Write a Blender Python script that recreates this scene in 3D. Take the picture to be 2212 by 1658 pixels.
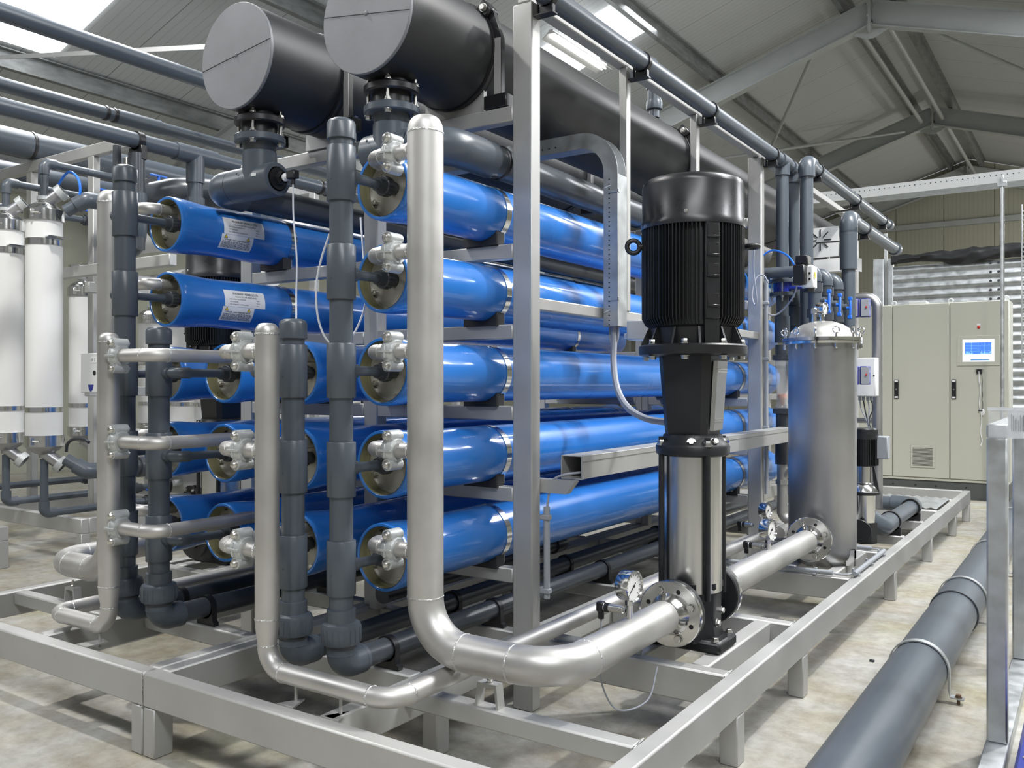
import bpy, bmesh, math, random
from mathutils import Vector, Matrix
random.seed(7)
for o in list(bpy.data.objects): bpy.data.objects.remove(o)
S = bpy.context.scene
COL = S.collection
PI = math.pi

# ------------------------------------------------------------------ camera
F, CX, HY, EYE = 1892.0, 1106.0, 832.0, 1.25      # focal length (px of 2212), principal column, horizon row, eye height
TH = math.atan2(1266, 1892)
cam = bpy.data.cameras.new('camera'); co = bpy.data.objects.new('camera', cam); COL.objects.link(co)
cam.sensor_fit = 'HORIZONTAL'; cam.sensor_width = 36.0; cam.lens = F / 2212 * 36.0
cam.shift_y = 3.0 / 2212; cam.clip_start = 0.05; cam.clip_end = 200
co.location = (0, 0, EYE); co.rotation_euler = (PI / 2, 0, TH)
S.camera = co
# ------------------------------------------------------------------ world, lights, exposure
W = bpy.data.worlds.new('world'); S.world = W; W.use_nodes = True
W.node_tree.nodes['Background'].inputs[0].default_value = (0.97, 0.98, 1.0, 1)
W.node_tree.nodes['Background'].inputs[1].default_value = 0.27
S.view_settings.view_transform = 'Standard'; S.view_settings.look = 'None'
S.view_settings.gamma = 1; S.view_settings.use_curve_mapping = False
S.view_settings.exposure = -0.10

def area(name, loc, sx, sy, power, rot=(0, 0, 0), col=(1, 1, 1)):
    l = bpy.data.lights.new(name, 'AREA'); l.shape = 'RECTANGLE'; l.size = sx; l.size_y = sy; l.energy = power; l.color = col
    o = bpy.data.objects.new(name, l); COL.objects.link(o); o.location = loc; o.rotation_euler = rot
    return o
# daylight through the translucent roof strips (one strip in the middle of each 6 m bay, both slopes)
RIDGE_X, RIDGE_Z, SLOPE = -2.795, 7.15, 0.314
PITCH = math.atan(SLOPE)
def roof_z(x): return RIDGE_Z - SLOPE * abs(x - RIDGE_X)
for yc, pw in ((-1.2, 0.8), (4.82, 1.0), (10.97, 1.15)):
    xl = -7.1; area('skylight_daylight', (xl, yc, roof_z(xl) - 0.12), 4.2, 0.95, 190 * pw, (0, -PITCH, 0), (0.95, 0.97, 1.0))
    xr = 1.5;  area('skylight_daylight', (xr, yc, roof_z(xr) - 0.12), 4.2, 0.95, 360 * pw, (0, PITCH, 0), (0.95, 0.97, 1.0))

# ------------------------------------------------------------------ pixel -> point on a plane (true positions)
fw = (-math.sin(TH), math.cos(TH)); rt = (math.cos(TH), math.sin(TH))
def _ray(px, py):
    r = (px - CX) / F
    return fw[0] + r * rt[0], fw[1] + r * rt[1], -(py - HY) / F
def onX(px, py, X): d = _ray(px, py); t = X / d[0]; return Vector((X, d[1] * t, EYE + d[2] * t))
def onY(px, py, Y): d = _ray(px, py); t = Y / d[1]; return Vector((d[0] * t, Y, EYE + d[2] * t))
def onZ(px, py, Z): d = _ray(px, py); t = (Z - EYE) / d[2]; return Vector((d[0] * t, d[1] * t, Z))

# ------------------------------------------------------------------ materials
MATS = {}
def nt(name):
    m = bpy.data.materials.new(name); m.use_nodes = True; MATS[name] = m
    return m, m.node_tree, m.node_tree.nodes['Principled BSDF']
def mat(name, col, rough=0.5, metal=0.0, coat=0.0, var=0.0, scale=6.0, stretch=(1, 1, 1), bump=0.0, bscale=40.0, rvar=0.0, spec=0.5, coords='Object'):
    m, t, b = nt(name); L = t.links
    b.inputs['Base Color'].default_value = (*col, 1); b.inputs['Roughness'].default_value = rough
    b.inputs['Metallic'].default_value = metal; b.inputs['Coat Weight'].default_value = coat
    b.inputs['Coat Roughness'].default_value = 0.08; b.inputs['Specular IOR Level'].default_value = spec
    if var or bump or rvar:
        tc = t.nodes.new('ShaderNodeTexCoord'); mp = t.nodes.new('ShaderNodeMapping'); mp.inputs['Scale'].default_value = stretch
        L.new(tc.outputs[coords], mp.inputs['Vector'])
        n = t.nodes.new('ShaderNodeTexNoise'); n.inputs['Scale'].default_value = scale; n.inputs['Detail'].default_value = 6
        L.new(mp.outputs[0], n.inputs['Vector'])
        if var:
            r = t.nodes.new('ShaderNodeMapRange'); r.inputs[1].default_value = 0.3; r.inputs[2].default_value = 0.7
            r.inputs[3].default_value = 1 - var; r.inputs[4].default_value = 1 + var
            L.new(n.outputs[0], r.inputs[0])
            mx = t.nodes.new('ShaderNodeVectorMath'); mx.operation = 'SCALE'; mx.inputs[0].default_value = col
            L.new(r.outputs[0], mx.inputs['Scale']); L.new(mx.outputs[0], b.inputs['Base Color'])
        if rvar:
            r2 = t.nodes.new('ShaderNodeMapRange'); r2.inputs[1].default_value = 0.3; r2.inputs[2].default_value = 0.7
            r2.inputs[3].default_value = max(0.02, rough - rvar); r2.inputs[4].default_value = rough + rvar
            L.new(n.outputs[0], r2.inputs[0]); L.new(r2.outputs[0], b.inputs['Roughness'])
        if bump:
            n2 = t.nodes.new('ShaderNodeTexNoise'); n2.inputs['Scale'].default_value = bscale; n2.inputs['Detail'].default_value = 4
            L.new(mp.outputs[0], n2.inputs['Vector'])
            bp = t.nodes.new('ShaderNodeBump'); bp.inputs['Strength'].default_value = bump; bp.inputs['Distance'].default_value = 0.01
            L.new(n2.outputs[0], bp.inputs['Height']); L.new(bp.outputs[0], b.inputs['Normal'])
    return m
mat('box_steel', (0.47, 0.47, 0.46), 0.50, 0.45, var=0.10, scale=3.0, rvar=0.08, bump=0.02, bscale=25)
mat('pipe_steel', (0.55, 0.54, 0.525), 0.46, 0.78, var=0.12, scale=5.0, rvar=0.07)
mat('weld', (0.72, 0.72, 0.72), 0.3, 1.0, bump=0.6, bscale=160)
mat('polished_steel', (0.72, 0.72, 0.71), 0.16, 1.0, var=0.05, scale=4, stretch=(1, 1, 0.1))
mat('brushed_steel', (0.62, 0.62, 0.61), 0.27, 1.0, var=0.10, scale=14, stretch=(1, 1, 0.05))
mat('tank_steel', (0.42, 0.42, 0.43), 0.38, 0.9, var=0.14, scale=2.5, rvar=0.06)
mat('galvanised', (0.52, 0.54, 0.55), 0.42, 0.75, var=0.16, scale=14, rvar=0.1)
mat('cast_grey', (0.52, 0.54, 0.54), 0.42, 0.35, var=0.08, scale=30, bump=0.15, bscale=90)
mat('bolt_steel', (0.66, 0.65, 0.62), 0.28, 1.0)
mat('pvc', (0.078, 0.094, 0.114), 0.34, 0.0, var=0.06, scale=4)
mat('pvc_dark', (0.055, 0.062, 0.072), 0.30, 0.0)
mat('black_plastic', (0.012, 0.012, 0.014), 0.38)
mat('hdpe', (0.022, 0.023, 0.025), 0.44, var=0.25, scale=3, stretch=(1, 0.3, 1), rvar=0.08)
mat('hdpe_planed_sheen', (0.19, 0.195, 0.21), 0.45, var=0.12, scale=4, bump=0.03, bscale=60)  # black plastic; reflected sheen of the planed face is put into this grey
mat('black_paint', (0.014, 0.015, 0.017), 0.42, var=0.2, scale=10, bump=0.05, bscale=150)
mat('black_cowl', (0.020, 0.021, 0.024), 0.33, var=0.25, scale=7, rvar=0.12)
mat('blue_vessel', (0.022, 0.172, 0.56), 0.30, 0.0, coat=0.55, var=0.06, scale=2.0, stretch=(1, 3, 1), rvar=0.05)
mat('frp_inside', (0.20, 0.19, 0.10), 0.5, var=0.25, scale=8, stretch=(1, 6, 1))
mat('end_plate', (0.44, 0.43, 0.38), 0.42, 0.35, var=0.08, scale=8)
mat('rubber', (0.022, 0.023, 0.025), 0.6)
mat('blue_handle', (0.014, 0.14, 0.64), 0.35)
mat('blue_enamel', (0.012, 0.025, 0.26), 0.3, coat=0.3)
mat('white_plastic', (0.78, 0.78, 0.77), 0.32, coat=0.1)
mat('white_paint', (0.70, 0.71, 0.71), 0.4)
mat('grey_plastic', (0.32, 0.34, 0.37), 0.4)
mat('cable_grey', (0.34, 0.36, 0.41), 0.45)
mat('cable_white', (0.74, 0.75, 0.78), 0.4)
mat('cable_dark', (0.03, 0.035, 0.045), 0.45)
mat('tube_blue', (0.015, 0.17, 0.75), 0.35)
mat('cabinet', (0.50, 0.50, 0.43), 0.45, var=0.02, scale=2)
mat('cabinet_dark', (0.075, 0.082, 0.080), 0.5, var=0.12, scale=4)
mat('seam_black', (0.008, 0.008, 0.009), 0.6)
mat('orange', (0.72, 0.20, 0.035), 0.4)
mat('red', (0.55, 0.03, 0.02), 0.35)
mat('yellow', (0.80, 0.62, 0.03), 0.45)
mat('ink', (0.015, 0.015, 0.02), 0.6)
mat('label_white', (0.80, 0.81, 0.82), 0.4)
mat('paper', (0.78, 0.79, 0.80), 0.6)
mat('liner', (0.018, 0.019, 0.020), 0.32, bump=0.9, bscale=4)
mat('rafter_paint', (0.42, 0.44, 0.44), 0.5, var=0.04, scale=3)
mat('purlin_galv', (0.24, 0.25, 0.25), 0.5, 0.35, var=0.25, scale=5, stretch=(3, 1, 3))
mat('gauge_face', (0.80, 0.80, 0.78), 0.4)
mat('rust', (0.16, 0.10, 0.06), 0.8, var=0.3, scale=20)
def glass(name, col, rough=0.02, alpha=0.25):
    m, t, b = nt(name); b.inputs['Base Color'].default_value = (*col, 1); b.inputs['Roughness'].default_value = rough
    b.inputs['Alpha'].default_value = alpha; b.inputs['Specular IOR Level'].default_value = 0.7
glass('clear_plastic', (0.85, 0.88, 0.92), 0.08, 0.35)
glass('clear_film', (0.80, 0.82, 0.84), 0.12, 0.45)
def emit(name, col, s):
    m, t, b = nt(name); b.inputs['Base Color'].default_value = (*col, 1)
    b.inputs['Emission Color'].default_value = (*col, 1); b.inputs['Emission Strength'].default_value = s
emit('skylight', (0.97, 0.98, 1.0), 4.0)
emit('lamp_tube', (1.0, 0.98, 0.95), 3.0)
emit('screen_white', (0.85, 0.92, 1.0), 1.1)
emit('screen_blue', (0.05, 0.17, 0.72), 0.9)
emit('screen_line', (0.25, 0.55, 0.9), 0.9)
emit('screen_dark', (0.05, 0.2, 0.45), 0.7)
def floor_mat():
    m, t, b = nt('concrete'); L = t.links; N = t.nodes.new
    tc = N('ShaderNodeTexCoord')
    def noise(sc, det=8, rough=0.6):
        n = N('ShaderNodeTexNoise'); n.inputs['Scale'].default_value = sc; n.inputs['Detail'].default_value = det; n.inputs['Roughness'].default_value = rough
        L.new(tc.outputs['Object'], n.inputs['Vector']); return n
    n1, n2, n3, n4 = noise(0.9), noise(3.1), noise(14, 10, 0.7), noise(1.7)
    def ramp(src, a, b_, ca, cb):
        r = N('ShaderNodeValToRGB'); r.color_ramp.elements[0].position = a; r.color_ramp.elements[1].position = b_
        r.color_ramp.elements[0].color = (*ca, 1); r.color_ramp.elements[1].color = (*cb, 1); L.new(src.outputs[0], r.inputs[0]); return r
    c1 = ramp(n1, 0.35, 0.65, (0.35, 0.345, 0.315), (0.46, 0.455, 0.43))
    c2 = ramp(n2, 0.42, 0.66, (1, 1, 1), (0.80, 0.72, 0.58))
    c3 = ramp(n3, 0.30, 0.62, (0.60, 0.57, 0.52), (1.08, 1.08, 1.07))
    c4 = ramp(n4, 0.50, 0.72, (1, 1, 1), (0.90, 0.89, 0.66))
    def mul(a, b_, f=1.0):
        x = N('ShaderNodeMix'); x.data_type = 'RGBA'; x.blend_type = 'MULTIPLY'; x.inputs[0].default_value = f
        L.new(a, x.inputs[6]); L.new(b_, x.inputs[7]); return x.outputs[2]
    o = mul(mul(mul(c1.outputs[0], c2.outputs[0], 0.8), c3.outputs[0], 0.8), c4.outputs[0], 0.8)
    L.new(o, b.inputs['Base Color']); b.inputs['Roughness'].default_value = 0.55
    bp = N('ShaderNodeBump'); bp.inputs['Strength'].default_value = 0.25; bp.inputs['Distance'].default_value = 0.01
    L.new(n3.outputs[0], bp.inputs['Height']); L.new(bp.outputs[0], b.inputs['Normal'])
floor_mat()
def ribbed(name, col, period, axis, depth=0.5, rough=0.45, joint=0.0):
    """sheet with fine pressed ribs: lines too fine to build, period in metres along an axis"""
    m, t, b = nt(name); L = t.links; N = t.nodes.new
    tc = N('ShaderNodeTexCoord'); sp = N('ShaderNodeSeparateXYZ'); L.new(tc.outputs['Object'], sp.inputs[0])
    def m1(op, a, v=None):
        x = N('ShaderNodeMath'); x.operation = op; L.new(a, x.inputs[0])
        if v is not None: x.inputs[1].default_value = v
        return x.outputs[0]
    fr = m1('FRACT', m1('MULTIPLY', sp.outputs[axis], 1 / period))
    ln = m1('LESS_THAN', fr, 0.14)
    h = ln
    mx = N('ShaderNodeMix'); mx.data_type = 'RGBA'; mx.inputs[6].default_value = (*col, 1); mx.inputs[7].default_value = (*[c * 0.86 for c in col], 1)
    L.new(ln, mx.inputs[0]); src = mx.outputs[2]
    if joint:
        fj = m1('FRACT', m1('MULTIPLY', sp.outputs[axis], 1 / joint)); lj = m1('LESS_THAN', fj, 0.012)
        my = N('ShaderNodeMix'); my.data_type = 'RGBA'; my.inputs[7].default_value = (*[c * 0.45 for c in col], 1)
        L.new(src, my.inputs[6]); L.new(lj, my.inputs[0]); src = my.outputs[2]
    L.new(src, b.inputs['Base Color']); b.inputs['Roughness'].default_value = rough
    bp = N('ShaderNodeBump'); bp.inputs['Strength'].default_value = depth; bp.inputs['Distance'].default_value = 0.004; bp.invert = True
    L.new(h, bp.inputs['Height']); L.new(bp.outputs[0], b.inputs['Normal'])
ribbed('roof_sheet', (0.54, 0.56, 0.57), 0.1, 1, joint=1.0)
ribbed('wall_sheet', (0.44, 0.44, 0.36), 0.1, 0)

# ------------------------------------------------------------------ mesh builder
XF = None                     # optional mirror (x -> 2*xm - x, y shift) for the second skid
def xf(v):
    v = Vector(v)
    return Vector((2 * XF[0] - v.x, v.y + XF[1], v.z)) if XF else v
def frame_of(d):
    d = Vector(d).normalized()
    a = Vector((0, 0, 1)) if abs(d.z) < 0.9 else Vector((1, 0, 0))
    u = d.cross(a).normalized(); w = d.cross(u).normalized()
    return u, w
def fillet(pts, r, k=7):
    pts = [Vector(p) for p in pts]; out = [pts[0]]
    for i in range(1, len(pts) - 1):
        rr = r[i - 1] if isinstance(r, (list, tuple)) else r
        a = (pts[i - 1] - pts[i]).normalized(); b = (pts[i + 1] - pts[i]).normalized()
        ang = a.angle(b)
        if ang > PI - 0.01: out.append(pts[i]); continue
        t = rr / math.tan(ang / 2); c = pts[i] + (a + b).normalized() * (rr / math.sin(ang / 2))
        p0 = pts[i] + a * t - c; p1 = pts[i] + b * t - c; tot = p0.angle(p1)
        for j in range(k + 1):
            s = j / k
            out.append(c + (p0 * math.sin((1 - s) * tot) + p1 * math.sin(s * tot)) / math.sin(tot))
    out.append(pts[-1]); return out
def smooth_path(pts, n=10):
    """Catmull-Rom through the points"""
    P = [Vector(p) for p in pts]; P = [2 * P[0] - P[1]] + P + [2 * P[-1] - P[-2]]; out = []
    for i in range(1, len(P) - 2):
        for j in range(n):
            t = j / n; a, b, c, d = P[i - 1], P[i], P[i + 1], P[i + 2]
            out.append(0.5 * ((2 * b) + (c - a) * t + (2 * a - 5 * b + 4 * c - d) * t * t + (3 * b - a - 3 * c + d) * t ** 3))
    out.append(P[-2]); return out
class MB:
    def __init__(s): s.v = []; s.f = []
    def add(s, vs, fs):
        k = len(s.v); s.v += [Vector(v) for v in vs]; s.f += [[i + k for i in f] for f in fs]; return s
    def obox(s, c, ax, ay, az, b=0.003):
        c, ax, ay, az = Vector(c), Vector(ax), Vector(ay), Vector(az)
        A = [ax, ay, az]; Ln = [max(a.length, 1e-6) for a in A]; b = min(b, 0.45 * min(Ln)); vs = []; idx = {}
        for sx in (-1, 1):
            for sy in (-1, 1):
                for sz in (-1, 1):
                    sg = (sx, sy, sz)
                    for k in range(3):
                        p = c.copy()
                        for j in range(3): p += A[j] * (sg[j] * (1 if j == k else 1 - b / Ln[j]))
                        idx[sg, k] = len(vs); vs.append(p)
        fs = []; R = (-1, 1)
        for k in range(3):
            i, j = [q for q in range(3) if q != k]
            for sk in R:
                q = []
                for (a, d) in ((-1, -1), (1, -1), (1, 1), (-1, 1)):
                    sg = [0, 0, 0]; sg[k] = sk; sg[i] = a; sg[j] = d; q.append(idx[tuple(sg), k])
                fs.append(q)
            for a in R:
                for d in R:
                    sg0 = [0, 0, 0]; sg0[i] = a; sg0[j] = d; sg1 = list(sg0); sg0[k] = -1; sg1[k] = 1
                    fs.append([idx[tuple(sg0), i], idx[tuple(sg1), i], idx[tuple(sg1), j], idx[tuple(sg0), j]])
        for sx in R:
            for sy in R:
                for sz in R: fs.append([idx[(sx, sy, sz), k] for k in range(3)])
        for f in fs:
            n = (vs[f[1]] - vs[f[0]]).cross(vs[f[2]] - vs[f[0]]); m = sum((vs[i] for i in f), Vector()) / len(f)
            if n.dot(m - c) < 0: f.reverse()
        return s.add(vs, fs)
    def box(s, x0, x1, y0, y1, z0, z1, b=0.003):
        return s.obox(((x0 + x1) / 2, (y0 + y1) / 2, (z0 + z1) / 2), ((x1 - x0) / 2, 0, 0), (0, (y1 - y0) / 2, 0), (0, 0, (z1 - z0) / 2), b)
    def bar(s, p0, p1, w, h, up=(0, 0, 1), b=0.002):
        p0, p1 = Vector(p0), Vector(p1); d = p1 - p0; u = Vector(up); sd = d.cross(u).normalized(); u2 = sd.cross(d).normalized()
        return s.obox((p0 + p1) / 2, d / 2, sd * w / 2, u2 * h / 2, b)
    def sweep(s, pts, r, n=16, caps=True):
        pts = [Vector(p) for p in pts]; m = len(pts); u = None; vs = []
        for i, p in enumerate(pts):
            d = (pts[min(i + 1, m - 1)] - pts[max(i - 1, 0)])
            if d.length < 1e-9: d = Vector((0, 0, 1))
            d.normalize()
            if u is None: u, w = frame_of(d)
            else:
                u = (u - d * u.dot(d)).normalized(); w = d.cross(u)
            rr = r[i] if isinstance(r, (list, tuple)) else r
            for k in range(n):
                a = 2 * PI * k / n; vs.append(p + (u * math.cos(a) + w * math.sin(a)) * rr)
        fs = [[i * n + k, i * n + (k + 1) % n, (i + 1) * n + (k + 1) % n, (i + 1) * n + k] for i in range(m - 1) for k in range(n)]
        if caps: fs += [list(range(n))[::-1], [(m - 1) * n + k for k in range(n)]]
        return s.add(vs, fs)
    def cyl(s, p0, p1, r, r1=None, n=20): return s.sweep([p0, p1], [r, r if r1 is None else r1], n)
    def lathe(s, o, axis, prof, n=28, a0=0, a1=2 * PI, scale=(1, 1)):
        o, ax = Vector(o), Vector(axis).normalized(); u, w = frame_of(ax); vs = []; full = abs(a1 - a0 - 2 * PI) < 1e-6; m = n if full else n + 1
        for (t, r) in prof:
            for k in range(m):
                a = a0 + (a1 - a0) * k / n; vs.append(o + ax * t + (u * math.cos(a) * scale[0] + w * math.sin(a) * scale[1]) * max(r, 1e-5))
        fs = [[i * m + k, i * m + (k + 1) % m, (i + 1) * m + (k + 1) % m, (i + 1) * m + k] for i in range(len(prof) - 1) for k in range(n)]
        return s.add(vs, fs)
    def disc(s, o, axis, t0, t1, r, c=0.002, n=28): return s.lathe(o, axis, [(t0, 0), (t0, r - c), (t0 + c, r), (t1 - c, r), (t1, r - c), (t1, 0)], n)
    def ring(s, o, axis, R, w=0.003, h=0.0025, n=32):
        return s.lathe(o, axis, [(-w, R - 0.001), (-w * .7, R + h * .7), (0, R + h), (w * .7, R + h * .7), (w, R - 0.001)], n)
    def hexbolt(s, o, axis, r, h):
        o, ax = Vector(o), Vector(axis).normalized()
        s.lathe(o, ax, [(0, 0), (0, r * 1.25), (h * .18, r * 1.25), (h * .18, r)], 12)
        return s.lathe(o, ax, [(h * .18, r), (h * .85, r), (h, r * .85), (h, 0)], 6)
    def torus(s, o, axis, R, r, n=20, k=8):
        o, ax = Vector(o), Vector(axis).normalized()
        pr = [(r * math.sin(2 * PI * i / k), R + r * math.cos(2 * PI * i / k)) for i in range(k + 1)]
        return s.lathe(o, ax, pr, n)
    def prism(s, poly, h):
        """poly: list of 3D points (planar), extruded by vector h"""
        P = [Vector(p) for p in poly]; h = Vector(h); n = len(P)
        return s.add(P + [p + h for p in P], [list(range(n))[::-1], [n + i for i in range(n)]] + [[i, (i + 1) % n, n + (i + 1) % n, n + i] for i in range(n)])
    def build(s, name, m, ang=38):
        me = bpy.data.meshes.new(name); vs = [xf(v) for v in s.v] if XF else s.v
        me.from_pydata(vs, [], s.f)
        bm = bmesh.new(); bm.from_mesh(me); bmesh.ops.remove_doubles(bm, verts=bm.verts, dist=2e-5)
        bmesh.ops.recalc_face_normals(bm, faces=bm.faces); bm.to_mesh(me); bm.free()
        me.polygons.foreach_set('use_smooth', [True] * len(me.polygons)); me.set_sharp_from_angle(angle=math.radians(ang))
        me.materials.append(MATS[m]); return me
def part(name, mb, m, parent=None, label=None):
    me = mb.build(name, m) if isinstance(mb, MB) else mb
    o = bpy.data.objects.new(name, me); COL.objects.link(o)
    if parent is not None:
        o.parent = parent
        if parent.type == 'EMPTY': o.matrix_parent_inverse = Matrix.Translation(-Vector(parent.location))
    if label: o['label'] = label
    return o
def tag(o, label, cat, group=None):
    o['label'] = label; o['category'] = cat
    if group: o['group'] = group
    return o
def thing(name, label, cat, loc=(0, 0, 0), group=None):
    o = bpy.data.objects.new(name, None); COL.objects.link(o); o.location = xf(loc); o.empty_display_size = 0.1
    return tag(o, label, cat, group)
def struct(name, mb, m, parent=None):
    o = part(name, mb, m, parent)
    if parent is None: o['kind'] = 'structure'
    return o
def dup(root, loc, label=None, group=None):
    r = root.copy(); COL.objects.link(r); r.location = loc
    if label: r['label'] = label
    if group: r['group'] = group
    def rec(a, b):
        for ch in list(a.children):
            c = ch.copy(); COL.objects.link(c); c.parent = b; rec(ch, c)
    rec(root, r); return r
def text_mesh(txt, size, align='LEFT', bold=False):
    cu = bpy.data.curves.new('text', 'FONT'); cu.body = txt; cu.size = size; cu.align_x = align; cu.resolution_u = 2
    if bold: cu.offset = size * 0.018
    o = bpy.data.objects.new('text', cu); COL.objects.link(o); bpy.context.view_layer.update()
    me = bpy.data.meshes.new_from_object(o.evaluated_get(bpy.context.evaluated_depsgraph_get()))
    bpy.data.objects.remove(o); vs = [v.co.copy() for v in me.vertices]; fs = [list(p.vertices) for p in me.polygons]
    bpy.data.meshes.remove(me); return vs, fs


# ================================================================== the hall
XL, XR_, Y0, Y1 = -12.8, 7.2, -8.0, 25.6
struct('floor', MB().box(XL, XR_, Y0, Y1, -0.1, 0.0, 0), 'concrete')
def slab(x0, x1, y0, y1, t, dz=0.0):
    z0, z1 = roof_z(x0) + dz, roof_z(x1) + dz
    return MB().prism([(x0, y0, z0), (x1, y0, z1), (x1, y0, z1 + t), (x0, y0, z0 + t)], (0, y1 - y0, 0))
struct('ceiling', slab(XL, RIDGE_X, Y0, Y1, 0.08), 'roof_sheet')
struct('ceiling', slab(RIDGE_X, XR_, Y0, Y1, 0.08), 'roof_sheet')
k = 0
for yc in (-1.2, 4.82, 10.97):
    for (a, b) in ((-9.75, -5.3), (-0.3, 4.2)):
        k += 1
        struct('window_%d' % k, slab(a, b, yc - 0.5, yc + 0.5, 0.02, -0.03), 'skylight')
struct('wall_left', MB().box(XL - 0.1, XL, Y0, Y1, 0, roof_z(XL), 0), 'wall_sheet')
struct('wall_right', MB().box(XR_, XR_ + 0.1, Y0, Y1, 0, roof_z(XR_), 0), 'wall_sheet')
wb = struct('wall_back', MB().prism([(XL, Y1 + 0.08, 0), (XR_, Y1 + 0.08, 0), (XR_, Y1 + 0.08, roof_z(XR_)), (RIDGE_X, Y1 + 0.08, RIDGE_Z), (XL, Y1 + 0.08, roof_z(XL))], (0, 0.1, 0)), 'wall_sheet')
n = 17; wd = (XR_ - XL) / n
for i in range(n):
    a, b = XL + i * wd + 0.006, XL + (i + 1) * wd - 0.006
    top = [(b, roof_z(b)), (a, roof_z(a))]
    if a < RIDGE_X < b: top.insert(1, (RIDGE_X, RIDGE_Z))
    part('wall_panel', MB().prism([(a, Y1, 0), (b, Y1, 0)] + [(x, Y1, z - 0.02) for x, z in top], (0, 0.08, 0)), 'wall_sheet', wb)
# portal frames: I-section rafters under the purlins
def ibeam(p0, p1, h, w, t=0.014):
    p0, p1 = Vector(p0), Vector(p1); d = (p1 - p0).normalized(); sd = Vector((0, 1, 0)); u = sd.cross(d).normalized()
    if u.z < 0: u = -u
    m = MB(); c = (p0 + p1) / 2; hl = d * (p1 - p0).length / 2
    m.obox(c, hl, sd * t / 2, u * h / 2, 0); m.obox(c + u * h / 2, hl, sd * w / 2, u * t / 2, 0); m.obox(c - u * h / 2, hl, sd * w / 2, u * t / 2, 0)
    return m
for i, yf in enumerate((1.75, 7.72, 13.69, 19.6, 25.3)):
    m = ibeam((XL + 0.2, yf, roof_z(XL + 0.2) - 0.42), (RIDGE_X, yf, RIDGE_Z - 0.42), 0.34, 0.16)
    tr = struct('trim_%d' % (i + 1), m, 'rafter_paint')
    part('rafter', ibeam((RIDGE_X, yf, RIDGE_Z - 0.42), (XR_ - 0.2, yf, roof_z(XR_ - 0.2) - 0.42), 0.34, 0.16), 'rafter_paint', tr)
    g = MB(); g.box(RIDGE_X - 0.018, RIDGE_X + 0.018, yf - 0.1, yf + 0.1, RIDGE_Z - 0.70, RIDGE_Z - 0.2, 0)
    g.prism([(RIDGE_X - 0.3, yf, RIDGE_Z - 0.66), (RIDGE_X + 0.3, yf, RIDGE_Z - 0.66), (RIDGE_X + 0.05, yf, RIDGE_Z - 0.78), (RIDGE_X - 0.05, yf, RIDGE_Z - 0.78)], (0, 0.02, 0))
    part('apex_plate', g, 'rafter_paint', tr)
    for sz in (-0.62, -0.45, -0.3):
        for sy in (-0.06, 0.06): part('bolt', MB().hexbolt((RIDGE_X - 0.018, yf + sy, RIDGE_Z + sz), (-1, 0, 0), 0.018, 0.02), 'galvanised', tr)
    for xs in (XL + 0.25, XR_ - 0.25):
        c = MB().box(xs - 0.15, xs + 0.15, yf - 0.08, yf + 0.08, 0, roof_z(xs) - 0.25, 0.004); part('column', c, 'rafter_paint', tr)
def zpurlin(x, y0, y1, dep=0.2):
    z = roof_z(x); m = MB(); s = 1 if x < RIDGE_X else -1
    m.bar((x, y0, z - dep / 2 - 0.005), (x, y1, z - dep / 2 - 0.005), 0.012, dep, b=0)
    m.bar((x - 0.035, y0, z - dep), (x - 0.035, y1, z - dep), 0.07, 0.012, b=0); m.bar((x + 0.035, y0, z - 0.012), (x + 0.035, y1, z - 0.012), 0.07, 0.012, b=0)
    return m
for i, x in enumerate((-11.9, -9.9, -7.55, -5.2, -3.15, -2.44, -0.4, 1.95, 4.3, 6.3)):
    struct('trim_%d' % (i + 6), zpurlin(x, Y0 + 0.1, Y1 - 0.1), 'purlin_galv')
# round ridge ties and thin braces beside the apex
for i, (a, b, r) in enumerate((((-3.0, 13.8, 6.62), (-3.0, 19.5, 6.62), 0.04), ((-2.6, 13.8, 6.62), (-2.6, 19.5, 6.62), 0.04), ((-2.6, 19.7, 6.62), (-2.6, 25.2, 6.62), 0.04),
                               ((-3.7, 13.9, 6.35), (-6.6, 19.4, 5.4), 0.03), ((-3.3, 19.4, 6.45), (-8.8, 13.9, 5.0), 0.03), ((-1.9, 13.9, 6.3), (1.8, 19.4, 5.2), 0.03))):
    struct('trim_%d' % (i + 16), MB().cyl(a, b, r, n=10), 'rafter_paint')
struct('trim_22', MB().box(XL + 0.1, XR_ - 0.1, Y1 - 0.16, Y1 - 0.02, 5.42, 5.56, 0.004), 'rafter_paint')
# flat white tie running across behind the black header
struct('trim_23', MB().bar(onY(-60, 127, 3.9), onY(470, 100, 3.9), 0.012, 0.034, b=0), 'white_paint')
# fluorescent batten fittings hung below the roof
def batten(x, y0, y1, z, label):
    t = thing('light_fitting', label, 'ceiling light', (x, (y0 + y1) / 2, z), 'fluorescent fittings under the roof')
    part('housing', MB().box(x - 0.035, x + 0.035, y0, y1, z, z + 0.05), 'white_paint', t)
    for s in (-1, 1):
        part('reflector', MB().prism([(x + s * 0.035, y0, z + 0.005), (x + s * 0.13, y0, z - 0.055), (x + s * 0.133, y0, z - 0.05), (x + s * 0.038, y0, z + 0.02)], (0, y1 - y0, 0)), 'white_paint', t)
        part('tube', MB().cyl((x + s * 0.03, y0 + 0.03, z - 0.025), (x + s * 0.03, y1 - 0.03, z - 0.025), 0.013, n=10), 'lamp_tube', t)
        part('hanger', MB().cyl((x, (y0 if s < 0 else y1) - s * 0.2, z + 0.05), (x, (y0 if s < 0 else y1) - s * 0.2, roof_z(x)), 0.004, n=6), 'galvanised', t)
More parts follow.
